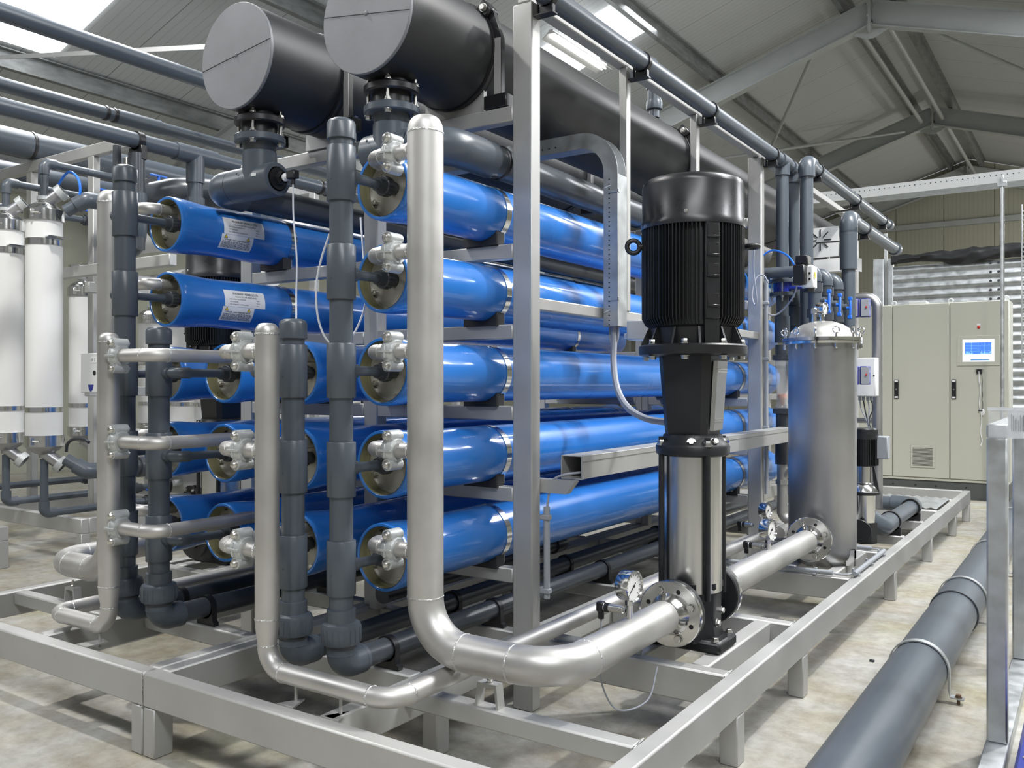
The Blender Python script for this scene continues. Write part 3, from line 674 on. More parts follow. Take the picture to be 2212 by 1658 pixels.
# ================================================================== black polyethylene headers over the racks
def header(label, x, y0, y1, z, R, seam, clamps):
    t = thing('header_pipe', label, 'pipe', (x, y0, z - R), 'large black headers')
    part('barrel', MB().lathe((x, y0, z), (0, 1, 0), [(0.012, R - 0.003), (0.012, R), (y1 - y0, R), (y1 - y0, R - 0.02)], 64), 'hdpe', t)
    part('end_disc', MB().lathe((x, y0, z), (0, 1, 0), [(0, 0), (0, R - 0.001), (0.002, R + 0.001), (0.013, R + 0.001), (0.013, R - 0.003)], 64), 'hdpe_planed_sheen', t)
    s = Vector((math.cos(seam), 0, math.sin(seam)))
    part('seam', MB().bar(Vector((x, y0 - 0.0006, z)) - s * R * 0.99, Vector((x, y0 - 0.0006, z)) + s * R * 0.99, 0.0014, 0.0022, up=(0, 1, 0), b=0), 'seam_black', t)
    part('seam_nub', MB().lathe((x + 0.004, y0, z + 0.002), (0, -1, 0), [(0, 0.009), (0.004, 0.007), (0.006, 0)], 12), 'hdpe_planed_sheen', t)
    part('far_disc', MB().lathe((x, y1, z), (0, 1, 0), [(0, R), (0, 0)], 48), 'hdpe', t)
    for cy in clamps:
        c = part('band_clamp', MB().lathe((x, cy, z), (0, 1, 0), [(-0.022, R), (-0.022, R + 0.004), (-0.014, R + 0.007), (-0.006, R + 0.004), (0.006, R + 0.004), (0.014, R + 0.007), (0.022, R + 0.004), (0.022, R)], 56), 'black_plastic', t)
        a = math.radians(42); q = Vector((x + (R + 0.02) * math.cos(a), cy, z + (R + 0.02) * math.sin(a)))
        part('lug', MB().obox(q, Vector((math.cos(a), 0, math.sin(a))) * 0.022, (0, 0.03, 0), Vector((-math.sin(a), 0, math.cos(a))) * 0.035, 0.006), 'black_plastic', c)
        part('bolt', MB().hexbolt(q + Vector((0, -0.03, 0)), (0, -1, 0), 0.014, 0.014), 'bolt_steel', c)
        e = Vector((x + R + 0.012, cy, 0))
        part('stay_plate', MB().prism([(q.x, cy - 0.012, q.z + 0.02), (q.x + 0.03, cy - 0.012, q.z - 0.0), (e.x + 0.022, cy - 0.012, z + 0.03), (e.x + 0.022, cy - 0.012, 2.39), (e.x - 0.012, cy - 0.012, 2.39), (e.x - 0.012, cy - 0.012, z + 0.04)], (0, 0.024, 0)), 'black_plastic', c)
        part('stay_face', MB().box(e.x - 0.010, e.x + 0.020, cy - 0.016, cy - 0.012, 2.39, z + 0.03, 0.001), 'box_steel', c)
        part('clamp_foot', MB().box(x + R - 0.04, x + R + 0.07, cy - 0.03, cy + 0.03, 2.337, 2.392, 0.004), 'black_plastic', c)
        part('clamp_foot', MB().box(x - R - 0.07, x - R + 0.04, cy - 0.03, cy + 0.03, 2.337, 2.392, 0.004), 'black_plastic', c)
    for cy in (2.86, 5.6, 8.28):
        poly = [(x - 0.15, cy - 0.01, 2.337), (x + 0.15, cy - 0.01, 2.337), (x + 0.15, cy - 0.01, z - R * 0.64)]
        for i in range(9):
            a = -math.radians(40 + i * 12.5); poly.append((x + R * 1.002 * math.cos(a), cy - 0.01, z + R * 1.002 * math.sin(a)))
        poly.append((x - 0.15, cy - 0.01, z - R * 0.64))
        part('cradle', MB().prism(poly, (0, 0.02, 0)), 'box_steel', t)
    return t
HZ, HR = 2.587, 0.2125
hA = header('large black header pipe nearest the tall steel post, sheen-greyed disc end', -2.193, 2.328, 8.7, HZ, HR, math.radians(-9), (2.845, 4.85, 6.9))
hB = header('large black header pipe at left, sheen-greyed disc end fully in view', -2.91, 2.33, 8.7, HZ, HR, math.radians(7), (2.74, 4.9, 6.9))
def outlet(label, x, y, zrun, x_left, x_right, elbow_at, run_to, sensor):
    """flanged drop from a header into a grey tee whose run lies along X and turns back (+Y)"""
    t = thing('flanged_outlet', label, 'pipe', (x, y, zrun), 'flanged outlets below the black headers')
    part('neck', MB().lathe((x, y, HZ), (0, 0, -1), [(0.16, 0.064), (HZ - 2.362, 0.064), (HZ - 2.355, 0.07)], 32), 'hdpe', t)
    part('upper_flange', MB().disc((x, y, 2.33), (0, 0, 1), 0, 0.032, 0.104, 0.006, 40), 'black_plastic', t)
    part('gasket_collar', MB().cyl((x, y, 2.285), (x, y, 2.33), 0.072, n=32), 'black_plastic', t)
    part('lower_flange', MB().disc((x, y, 2.256), (0, 0, 1), 0, 0.03, 0.104, 0.004, 40), 'pvc', t)
    part('flange_collar', MB().lathe((x, y, 2.256), (0, 0, -1), [(0, 0.07), (0.03, 0.066), (0.034, 0.063), (0.06, 0.063)], 32), 'pvc_dark', t)
    for k2 in range(4):
        a = math.radians(-58 + 90 * k2); bx, by = x + 0.088 * math.cos(a), y + 0.088 * math.sin(a)
        g = MB().cyl((bx, by, 2.25), (bx, by, 2.395), 0.0065, n=10); g.hexbolt((bx, by, 2.362), (0, 0, 1), 0.0125, 0.014); g.hexbolt((bx, by, 2.256), (0, 0, -1), 0.0125, 0.014)
        g.lathe((bx, by, 2.288), (0, 0, 1), [(0, 0.014), (0.003, 0.014), (0.003, 0.01), (0.012, 0.01)], 10)
        part('stud_bolt', g, 'bolt_steel', t)
    part('tee_branch', MB().lathe((x, y, 2.222), (0, 0, -1), [(0, 0.060), (0, 0.068), (0.003, 0.0705), (2.222 - zrun, 0.0705)], 36), 'pvc', t)
    xa, xb = (x_left, x_right)
    if elbow_at == 'left':
        q_ = x_right - x + 0.15
        part('tee_run', MB().lathe((x - 0.15, y, zrun), (1, 0, 0), [(0, 0.062), (0, 0.070), (q_ - 0.009, 0.070), (q_ - 0.002, 0.066), (q_, 0.05), (q_ - 0.044, 0.048), (q_ - 0.044, 0)], 40), 'pvc', t)
        part('joint_groove', MB().ring((x - 0.153, y, zrun), (1, 0, 0), 0.0675, 0.006, 0.001), 'pvc_dark', t)
        part('bend', MB().sweep(fillet([(x - 0.153, y, zrun), (x_left, y, zrun), (x_left, y + 0.14, zrun)], 0.085, 12), 0.070, 36), 'pvc', t)
        part('return_pipe', MB().cyl((x_left, y + 0.13, zrun), (x_left, run_to, zrun), 0.0625, n=32), 'pvc_dark', t)
    else:
        part('tee_run', MB().lathe((x - 0.11, y, zrun), (1, 0, 0), [(0, 0), (0, 0.062), (0.004, 0.070), (0.222, 0.070), (0.222, 0.06)], 40), 'pvc', t)
        part('bend', MB().sweep(fillet([(x + 0.11, y, zrun), (x_right, y, zrun), (x_right, y + 0.30, zrun)], 0.13, 14), 0.070, 36), 'pvc', t)
        part('return_pipe', MB().cyl((x_right, y + 0.29, zrun), (x_right, run_to, zrun), 0.0625, n=32), 'pvc_dark', t)
        for cy in (2.84, 4.1, 5.2): part('pipe_ring', MB().ring((x_right, cy, zrun), (0, 1, 0), 0.0625, 0.012, 0.006), 'black_plastic', t)
    part('moulded_stud', MB().lathe((x - 0.06, y - 0.071, zrun + 0.03), (0, -1, 0), [(0, 0.006), (0.002, 0.005), (0.003, 0)], 10), 'pvc', t)
    if sensor:
        e = Vector((x_right + 0.02, y, zrun))
        part('plug', MB().cyl(e + Vector((-0.06, 0, 0)), e + Vector((-0.012, 0, 0)), 0.045, n=28), 'black_plastic', t)
        s = part('sensor', MB().lathe(e, (1, 0, 0), [(-0.02, 0.03), (0.006, 0.03), (0.008, 0.024), (0.02, 0.024)], 6), 'black_plastic', t)
        part('sensor_neck', MB().lathe(e, (1, 0, 0), [(0.02, 0.016), (0.026, 0.017), (0.03, 0.013), (0.042, 0.014), (0.044, 0.012)], 18), 'label_white', s)
        part('connector', MB().box(e.x + 0.044, e.x + 0.092, e.y - 0.016, e.y + 0.016, e.z - 0.012, e.z + 0.022, 0.004).cyl((e.x + 0.07, e.y, e.z - 0.034), (e.x + 0.07, e.y, e.z - 0.01), 0.009, n=12), 'black_plastic', s)
        part('tag', MB().box(x - 0.0 + 0.03, x + 0.06, y - 0.0715, y - 0.0705, zrun + 0.006, zrun + 0.018, 0), 'label_white', t)
    return t
oA = outlet('flanged outlet behind the tall steel riser, bending right below the black header', -2.193, 2.47, 2.125, None, -1.965, 'right', 5.5, False)
oB = outlet('flanged outlet with plugged tee and black sensor below the left black header', -2.91, 2.455, 2.098, -3.19, -2.80, 'left', 7.5, True)
def cable(name, label, pts, r, m, cat='cable', grp=None, n=8):
    return tag(part(name, MB().sweep(smooth_path(pts, n), r, 8), m), label, cat, grp)
sx = -2.80 + 0.075 + 0.07
sx = -2.80 + 0.02 + 0.07
cable('sensor_cable', 'pale thin cable hanging from the black tee sensor', [(sx, 2.455, 2.066), onY(634, 470, 2.45), onY(641, 560, 2.43), onY(640, 640, 2.4), onY(640, 695, 2.36), onY(640, 760, 2.34)], 0.0035, 'cable_white')
cable('sensor_cable', 'pale thin cable looping out left of the tall grey riser', [onY(712, 505, 2.2), onY(694, 560, 2.18), onY(683, 620, 2.17), onY(688, 690, 2.17), onY(710, 738, 2.17), onY(745, 742, 2.2), onY(775, 700, 2.25), onY(791, 640, 2.3), onY(786, 560, 2.35), onY(779, 470, 2.4)], 0.0038, 'cable_white')

# ================================================================== narrow grey pipe on brackets along the top rail and its drops
def pvc_line(name, label, pts, r, bend, cat='pipe', m='pvc', sock=1.2, grp=None, caps=True):
    """a PVC run with moulded elbows at each corner"""
    t = thing(name, label, cat, pts[0], grp)
    P = [Vector(p) for p in pts]
    part('pipe', MB().sweep(fillet(P, bend, 8), r, 24), m, t)
    for i in range(1, len(P) - 1):
        a = (P[i - 1] - P[i]).normalized(); b = (P[i + 1] - P[i]).normalized(); L = bend + r * 1.1
        part('elbow', MB().sweep(fillet([P[i] + a * L, P[i], P[i] + b * L], bend, 10), r * sock, 24), m, t)
    return t
def clip_bracket(par, x, y, z, r, xarm):
    c = part('pipe_clip', MB().lathe((x, y, z), (0, 1, 0), [(-0.012, r), (-0.012, r + 0.007), (0.012, r + 0.007), (0.012, r)], 26).box(x - 0.03, x + 0.03, y - 0.012, y + 0.012, z - r - 0.03, z - r + 0.002, 0.003), 'black_plastic', par)
    part('arm', MB().box(min(x + 0.035, xarm), max(x + 0.035, xarm), y - 0.02, y + 0.02, z - r - 0.037, z - r - 0.03, 0.001).box(x - 0.045, x - 0.038, y - 0.006, y + 0.006, z - r - 0.03, z - r + 0.02, 0.001), 'black_plastic', c)
tp = pvc_line('plastic_pipe', 'narrow grey pipe clipped along the top rail from the tall steel post', [(-1.742, 2.55, 2.735), (-1.742, 6.09, 2.735), (-1.742, 6.09, 1.85), ], 0.040, 0.05)
for y in (2.845, 3.68, 4.53, 5.62): clip_bracket(tp, -1.742, y, 2.735, 0.040, -1.808)
part('tee', MB().lathe((-1.742, 5.75, 2.735), (0, 1, 0), [(0, 0.04), (0, 0.049), (0.16, 0.049), (0.16, 0.04)], 24).cyl((-1.742, 5.83, 2.735), (-1.742, 5.83, 2.64), 0.049, n=24), 'pvc', tp)
part('drop_pipe', MB().cyl((-1.742, 5.83, 2.66), (-1.742, 5.83, 1.90), 0.040, n=24), 'pvc', tp)
t = pvc_line('plastic_pipe', 'grey pipe turning over a tall elbow and running level above the back of the skid', [(-1.60, 5.89, 1.5), (-1.60, 5.89, 2.72), (-1.60, 8.6, 2.72)], 0.042, 0.05, sock=1.3)
for y in (6.15, 7.3, 8.35): clip_bracket(t, -1.60, y, 2.72, 0.042, -1.80)
part('end_stub', MB().lathe((-1.60, 8.6, 2.72), (0, 1, 0), [(-0.06, 0.042), (-0.06, 0.05), (0.02, 0.05), (0.02, 0.0)], 24), 'pvc', t)
t = pvc_line('plastic_pipe', 'thick grey pipe rising behind the steel filter and elbowing level at the back', [(-1.45, 6.40, 0.5), (-1.45, 6.40, 2.42), (-1.45, 8.1, 2.42)], 0.045, 0.055, sock=1.3)
part('long_sleeve', MB().cyl((-1.45, 6.40, 2.06), (-1.45, 6.40, 2.35), 0.0585, n=24), 'pvc', t)
clip_bracket(t, -1.45, 6.9, 2.42, 0.045, -1.80)
part('end_stub', MB().lathe((-1.45, 8.1, 2.42), (0, 1, 0), [(-0.06, 0.045), (-0.06, 0.055), (0.02, 0.055), (0.02, 0.0)], 24), 'pvc', t)
# vent elbow and union standing on the black header
t = thing('vent_pipe', 'small grey vent elbow with union standing on the black header', 'pipe', (-2.193, 5.0, HZ + HR))
vx, vy = -2.193, 4.80
part('stub', MB().cyl((vx, vy, HZ + HR - 0.01), (vx, vy, HZ + HR + 0.05), 0.02, n=16), 'polished_steel', t)
part('union', MB().lathe((vx, vy, HZ + HR + 0.04), (0, 0, 1), [(0, 0.03), (0.05, 0.03), (0.05, 0.046), (0.08, 0.05), (0.10, 0.046), (0.10, 0.04), (0.17, 0.04), (0.17, 0.046), (0.19, 0.05), (0.21, 0.046), (0.21, 0.033), (0.30, 0.033)], 24), 'pvc', t)
part('outlet_elbow', MB().sweep(fillet([(vx, vy, HZ + HR + 0.30), (vx, vy, HZ + HR + 0.385), (vx - 0.15, vy, HZ + HR + 0.385), (vx - 0.15, vy, HZ + HR + 0.29)], 0.055, 8), 0.033, 20), 'pvc', t)

# ================================================================== big vertical pump
def gauge(name, label, c, R, face, stem_to, grp='round pressure gauges'):
    c = Vector(c); f = Vector(face).normalized()
    t = thing(name, label, 'gauge', (c.x, c.y, stem_to), grp)
    part('case', MB().lathe(c, f, [(-0.028, 0), (-0.028, R * 0.9), (-0.024, R * 0.96), (0.010, R * 0.96), (0.010, R), (0.020, R), (0.022, R * 0.93), (0.017, R * 0.88)], 36), 'polished_steel', t)
    dl = part('dial', MB().lathe(c, f, [(0.015, 0), (0.015, R * 0.89)], 36), 'gauge_face', t)
    u, w = frame_of(f); up = Vector((0, 0, 1)); sd = up.cross(f).normalized()
    g = MB()
    for i in range(13):
        a = math.radians(-135 + i * 22.5); d = up * math.cos(a) + sd * math.sin(a); g.bar(c + f * 0.0158 + d * R * 0.66, c + f * 0.0158 + d * R * 0.8, 0.0016, 0.0006, up=f, b=0)
    part('scale_marks', g, 'ink', dl)
    d = (up * math.cos(2.3) + sd * math.sin(-2.3)); part('needle', MB().bar(c + f * 0.0168 + d * R * 0.6, c + f * 0.0168 - d * R * 0.3, 0.003, 0.0008, up=f, b=0).cyl(c + f * 0.016, c + f * 0.019, 0.004, n=10), 'ink', dl)
    part('stem', MB().cyl((c.x, c.y, stem_to), (c.x, c.y, c.z - R * 0.9), 0.011, n=16).lathe((c.x, c.y, c.z - R - 0.012), (0, 0, 1), [(0, 0.012), (0, 0.015), (0.014, 0.015), (0.014, 0.01)], 6), 'polished_steel', t)
    return t
def flange(par, name, c, ax, R, th, r_in, bolts=8, m='polished_steel', hub=True, bolt_dir=1, rb=0.088):
    c, ax = Vector(c), Vector(ax)
    fl = part(name, MB().lathe(c, ax, [(0, r_in), (0, R - 0.003), (0.003, R), (th - 0.003, R), (th, R - 0.003), (th, r_in)], 48), m, par)
    u, w = frame_of(ax)
    for k2 in range(bolts):
        a = 2 * PI * (k2 + 0.5) / bolts; p = c + (u * math.cos(a) + w * math.sin(a)) * rb
        if k2 % 2: part('bolt', MB().hexbolt(p if bolt_dir < 0 else p + ax * th, ax * bolt_dir, 0.0135, 0.014), 'bolt_steel', fl)
        else: part('bolt_hole', MB().cyl(p - ax * 0.0006, p + ax * (th + 0.0006), 0.0085, n=14), 'seam_black', fl)
    return fl
def big_pump(label, x, y, flip=False):
    t = thing('vertical_pump', label, 'pump', (x, y, ZT), 'tall vertical pumps')
    # base casting with feet and side flanges
    g = MB().box(x - 0.14, x + 0.14, y - 0.09, y + 0.09, ZT, ZT + 0.045, 0.012)
    part('foot_plate', g, 'black_paint', t)
    for sx_ in (-1, 1):
        for sy in (-1, 1): part('foot_bolt', MB().hexbolt((x + sx_ * 0.115, y + sy * 0.07, ZT + 0.045), (0, 0, 1), 0.012, 0.014), 'bolt_steel', t)
    part('base_body', MB().lathe((x, y, ZT + 0.03), (0, 0, 1), [(0, 0.11), (0.02, 0.112), (0.06, 0.104), (0.185, 0.104), (0.195, 0.112), (0.215, 0.112), (0.215, 0.09)], 8, a0=PI / 8, a1=2 * PI + PI / 8), 'black_paint', t)
    part('base_body', MB().cyl((x, y - 0.2, 0.438), (x, y + 0.2, 0.438), 0.062, n=28), 'black_paint', t)
    for s in (-1, 1):
        part('port_flange', MB().lathe((x, y + s * 0.19, 0.438), (0, s, 0), [(-0.024, 0.06), (-0.024, 0.112), (-0.02, 0.116), (0, 0.116), (0, 0.05)], 44), 'black_paint', t)
    for dz in (0.10, 0.13): part('drain_plug', MB().hexbolt((x + 0.101 if dz < .12 else x + 0.09, y + (-0.02 if dz < .12 else 0.05), ZT + dz), (1, 0, 0), 0.012, 0.014), 'bolt_steel', t)
    # stainless sleeve and tie rods
    sl_ = part('sleeve', MB().cyl((x, y, 0.49), (x, y, 1.0), 0.108, n=48), 'brushed_steel', t)
    for k2 in range(4):
        a = math.radians(90 * k2 - 43); part('tie_rod', MB().cyl((x + 0.125 * math.cos(a), y + 0.125 * math.sin(a), 0.47), (x + 0.125 * math.cos(a), y + 0.125 * math.sin(a), 1.06), 0.011, n=12), 'black_paint', t)
    # pump head
    hd = part('pump_head', MB().lathe((x, y, 0.99), (0, 0, 1), [(0, 0.10), (0, 0.128), (0.006, 0.136), (0.034, 0.137), (0.045, 0.130), (0.062, 0.112), (0.078, 0.108), (0.078, 0.08)], 40), 'black_paint', t)
    for k2 in range(4):
        a = math.radians(90 * k2 - 43); part('head_nut', MB().hexbolt((x + 0.125 * math.cos(a), y + 0.125 * math.sin(a), 1.028), (0, 0, 1), 0.014, 0.02), 'bolt_steel', hd)
    for a in (-70, -28, 20):
        d = Vector((math.cos(math.radians(a)), math.sin(math.radians(a)), 0)); part('vent_plug', MB().hexbolt(Vector((x, y, 1.042)) + d * 0.116, d + Vector((0, 0, .5)), 0.013, 0.018), 'polished_steel', hd)
    # lantern (tapered square casting) with coupling guards
    def ringpts(h, z, c):
        return [(x + sx_ * a, y + sy * b, z) for sx_, sy, a, b in ((-1, -1, h, h - c), (-1, -1, h - c, h), (1, -1, h - c, h), (1, -1, h, h - c), (1, 1, h, h - c), (1, 1, h - c, h), (-1, 1, h - c, h), (-1, 1, h, h - c))]
    v = ringpts(0.082, 1.06, 0.02) + ringpts(0.087, 1.12, 0.022) + ringpts(0.102, 1.36, 0.025)
    part('lantern', MB().add(v, [[r_ * 8 + i, r_ * 8 + (i + 1) % 8, r_ * 8 + 8 + (i + 1) % 8, r_ * 8 + 8 + i] for r_ in (0, 1) for i in range(8)] + [list(range(8)), list(range(16, 24))]), 'black_paint', t)
    g = MB()
    gd = []
    for (hw, z, off) in ((0.055, 1.085, 0.088), (0.062, 1.34, 0.106)): gd += [(x + off, y - hw, z), (x + off + 0.012, y - hw * .8, z), (x + off + 0.012, y + hw * .8, z), (x + off, y + hw, z)]
    g.add(gd, [[0, 1, 5, 4], [1, 2, 6, 5], [2, 3, 7, 6]])
    gu = part('coupling_guard', g, 'tank_steel', t)
    for z in (1.115, 1.125, 1.30, 1.31): 
        f = (z - 1.085) / 0.255; o_ = 0.088 + f * 0.018 + 0.0125; hw = (0.055 + f * 0.007) * 0.78
        part('guard_bead', MB().cyl((x + o_, y - hw, z), (x + o_, y + hw, z), 0.002, n=6), 'polished_steel', gu)
    # motor
    part('motor_flange', MB().lathe((x, y, 1.358), (0, 0, 1), [(0, 0.10), (0, 0.182), (0.006, 0.198), (0.012, 0.2), (0.036, 0.2), (0.042, 0.194), (0.042, 0.1)], 56), 'black_paint', t)
    for k2 in range(8):
        a = 2 * PI * (k2 + 0.3) / 8; p = Vector((x + 0.178 * math.cos(a), y + 0.178 * math.sin(a), 1.4)); part('flange_bolt', MB().hexbolt(p, (0, 0, 1), 0.013, 0.018).hexbolt(p + Vector((0, 0, -0.042)), (0, 0, -1), 0.013, 0.014).cyl(p + Vector((0, 0, -0.043)), p + Vector((0, 0, 0.001)), 0.006, n=8), 'bolt_steel', t)
    part('motor_neck', MB().lathe((x, y, 1.40), (0, 0, 1), [(0, 0.152), (0.062, 0.158), (0.068, 0.166), (0.09, 0.166)], 48), 'black_paint', t)
    g = MB()
    for k2 in range(12):
        a = 2 * PI * k2 / 12; d = Vector((math.cos(a), math.sin(a), 0)); s_ = Vector((-math.sin(a), math.cos(a), 0)) * 0.004
        b0 = Vector((x, y, 1.40)); g.prism([b0 + d * 0.15 - s_, b0 + d * 0.193 - s_, b0 + d * 0.166 + Vector((0, 0, 0.062)) - s_, b0 + d * 0.15 + Vector((0, 0, 0.062)) - s_], s_ * 2)
    part('neck_ribs', g, 'black_paint', t)['kind'] = 'stuff'
    part('stator', MB().cyl((x, y, 1.47), (x, y, 1.84), 0.168, n=48), 'black_paint', t)
    g = MB(); nf = 84
    for k2 in range(nf):
        a = 2 * PI * k2 / nf; d = Vector((math.cos(a), math.sin(a), 0))
        deg = math.degrees(a) % 360
        if abs(deg - 314) < 10: continue
        s_ = Vector((-math.sin(a), math.cos(a), 0)) * 0.0016; b0 = Vector((x, y, 0))
        pr = [(0.16, 1.462), (0.176, 1.475), (0.189, 1.498), (0.190, 1.84), (0.16, 1.84)]
        g.prism([b0 + d * rr_ + Vector((0, 0, zz)) - s_ for rr_, zz in pr], s_ * 2)
    part('cooling_fins', g, 'black_paint', t)['kind'] = 'stuff'
    a = math.radians(314); d = Vector((math.cos(a), math.sin(a), 0)); s_ = Vector((-math.sin(a), math.cos(a), 0))
    pad = part('pad_column', MB().obox(Vector((x, y, 1.66)) + d * 0.17, d * 0.021, s_ * 0.029, (0, 0, 0.175), 0.006), 'black_paint', t)
    for z in (1.555, 1.66, 1.735, 1.80):
        part('pad_pocket', MB().obox(Vector((x, y, z)) + d * 0.1915, d * 0.002, s_ * 0.021, (0, 0, 0.022), 0.002), 'seam_black', pad)
        part('pad_lip', MB().obox(Vector((x, y, z - 0.022)) + d * 0.192, d * 0.006, s_ * 0.024, (0, 0, 0.004), 0.002), 'black_cowl', pad)
    lg = part('lifting_lug', MB().prism([Vector((x, y, 1.40)) + d * 0.172 + s_ * 0.027 * i + Vector((0, 0, z)) for i, z in ((-1, 0), (1, 0), (1, 0.105), (0.7, 0.125), (-0.7, 0.125), (-1, 0.105))], d * 0.012), 'black_paint', t)
    part('lug_hole', MB().cyl(Vector((x, y, 1.495)) + d * 0.1715, Vector((x, y, 1.495)) + d * 0.1848, 0.014, n=18), 'seam_black', lg)
    part('fan_cowl', MB().lathe((x, y, 1.83), (0, 0, 1), [(0.0, 0.186), (0.0, 0.192), (0.025, 0.1925), (0.03, 0.189), (0.155, 0.188), (0.172, 0.184), (0.182, 0.172), (0.184, 0.12), (0.184, 0)], 64), 'black_cowl', t)
    for a in (-75, 30, 150): 
        d = Vector((math.cos(math.radians(a)), math.sin(math.radians(a)), 0)); part('cowl_screw', MB().hexbolt(Vector((x, y, 1.87)) + d * 0.188, d, 0.006, 0.005), 'bolt_steel', t)
    for a, vert in ((-147, True), (33, False)):
        a = math.radians(a); d = Vector((math.cos(a), math.sin(a), 0)); c = Vector((x, y, 1.77)) + d * 0.222
        part('lifting_eye', MB().torus(c, d.cross(Vector((0, 0, 1))) if vert else (0, 0, 1), 0.024, 0.009, 24, 10).cyl(c - d * 0.05, c - d * 0.018, 0.011, n=12), 'black_paint', t)
    return t
PX, PY = -1.265, 3.11
big_pump('tall black vertical pump with polished steel barrel standing in front', PX, PY)
pl = part('warning_plate', curved_patch(0, 0, 0, 0, 0) if False else MB().lathe((PX, PY, 0.955), (0, 0, 1), [(0, 0.1088), (0.03, 0.1088)], 10, a0=math.radians(-8), a1=math.radians(22)), 'label_white')
for o_ in bpy.data.objects:
    if o_.name == 'vertical_pump': pl.parent = o_; pl.matrix_parent_inverse = Matrix.Translation(-o_.location)
# steel flange on the riser side and delivery pipe to the filter
flange(t1, 'pipe_flange', (PX, PY - 0.214, 0.438), (0, 1, 0), 0.1175, 0.022, 0.05, bolt_dir=-1)
part('flange_neck', MB().lathe((PX, PY - 0.214, 0.438), (0, -1, 0), [(0, 0.074), (0.012, 0.068), (0.034, 0.0585), (0.05, 0.057)], 40), 'polished_steel', t1)
dp = thing('delivery_pipe', 'flanged steel pipe between the big pump and the steel filter', 'pipe', (PX, PY + 0.9, 0.37))
flange(dp, 'pipe_flange', (PX, PY + 0.214, 0.438), (0, -1, 0), 0.1175, 0.022, 0.05, bolt_dir=-1)
part('barrel', MB().cyl((PX, PY + 0.2, 0.438), (PX, 4.70, 0.438), 0.057, n=36), 'pipe_steel', dp)
part('flange_neck', MB().lathe((PX, 4.70, 0.438), (0, -1, 0), [(0, 0.074), (0.012, 0.068), (0.034, 0.0585), (0.05, 0.057)], 40), 'polished_steel', dp)
flange(dp, 'pipe_flange', (PX, 4.70, 0.438), (0, 1, 0), 0.1175, 0.022, 0.05, bolt_dir=-1)
# gauges and transmitters
gauge('pressure_gauge', 'round steel pressure gauge on the curved pipe in front of the pump flange', (PX, 2.577, 0.60), 0.0505, (1, -0.12, 0), 0.49)
gauge('pressure_gauge', 'round steel pressure gauge on the pipe between pump and filter', (PX, 4.02, 0.585), 0.0505, (1, -0.12, 0), 0.49)
gauge('pressure_gauge', 'small darker pressure gauge behind, on the thin steel pipe', (-1.66, 5.22, 0.50), 0.047, (1, -0.12, 0), 0.385)
def transmitter(label, p, length=0.07):
    p = Vector(p); t = thing('pressure_transmitter', label, 'sensor', p, 'small pressure transmitters')
    part('body', MB().lathe(p, (-1, 0, 0), [(0, 0.008), (0.012, 0.008), (0.012, 0.013), (0.02, 0.013), (0.02, 0.0135), (length, 0.0135)], 16), 'bolt_steel', t)
    part('nut', MB().lathe(p, (-1, 0, 0), [(length - .008, 0.0155), (length + 0.006, 0.0155), (length + 0.006, 0)], 16), 'black_plastic', t)
    part('washer', MB().cyl(p + Vector((-length - .006, 0, 0)), p + Vector((-length - .010, 0, 0)), 0.013, n=14), 'label_white', t)
    q = p + Vector((-length - 0.022, 0, 0)); part('plug', MB().box(q.x - 0.013, q.x + 0.012, q.y - 0.013, q.y + 0.013, q.z - 0.016, q.z + 0.016, 0.003).cyl(q + Vector((0, 0, -0.04)), q + Vector((0, 0, -0.012)), 0.010, n=12), 'black_plastic', t)
    return q
q = transmitter('slim pressure transmitter beside the gauge in front of the pump', (PX - 0.012, 2.577, 0.518))
cable('sensor_cable', 'grey cable dropping from the front pressure transmitter', [q + Vector((0, 0, -0.04)), q + Vector((-0.002, 0.002, -0.08)), (q.x - 0.01, q.y, 0.40), (q.x - 0.0, q.y, 0.27), (q.x + 0.05, q.y + 0.02, 0.18), (q.x + 0.12, q.y + 0.1, 0.20), (q.x + 0.13, q.y + 0.16, 0.3)], 0.003, 'cable_grey')
q = transmitter('slim pressure transmitter beside the gauge near the filter', (PX - 0.012, 4.02, 0.505))
cable('sensor_cable', 'pale cable dropping from the pressure transmitter near the filter', [q + Vector((0, 0, -0.04)), q + Vector((-0.005, 0, -0.09)), q + Vector((-0.03, 0.0, -0.16))], 0.003, 'cable_white')
q = transmitter('dark pressure transmitter on the thin pipe behind the pump', (-1.66, 5.0, 0.44), 0.06)

# ================================================================== steel cartridge filter
FX, FY, FR = PX, 4.965, 0.178
t = thing('filter_housing', 'tall grey stainless filter vessel with domed lid and ring bolts', 'filter', (FX, FY, 0.24))
part('shell', MB().lathe((FX, FY, 0.25), (0, 0, 1), [(0, 0.0), (0.005, 0.08), (0.03, 0.135), (0.07, 0.168), (0.11, FR), (1.225, FR)], 64), 'tank_steel', t)
part('rim', MB().lathe((FX, FY, 1.475), (0, 0, 1), [(0, FR), (0, FR + 0.03), (0.014, FR + 0.032), (0.014, FR)], 64), 'polished_steel', t)
part('lid_rim', MB().lathe((FX, FY, 1.491), (0, 0, 1), [(0, FR), (0, FR + 0.032), (0.018, FR + 0.032), (0.02, FR - 0.002)], 64), 'polished_steel', t)
part('gasket', MB().cyl((FX, FY, 1.488), (FX, FY, 1.4925), FR + 0.028, n=64), 'rubber', t)
part('lid', MB().lathe((FX, FY, 1.505), (0, 0, 1), [(0, FR), (0.02, FR - 0.006), (0.05, 0.15), (0.078, 0.11), (0.096, 0.06), (0.102, 0)], 64), 'pipe_steel', t)
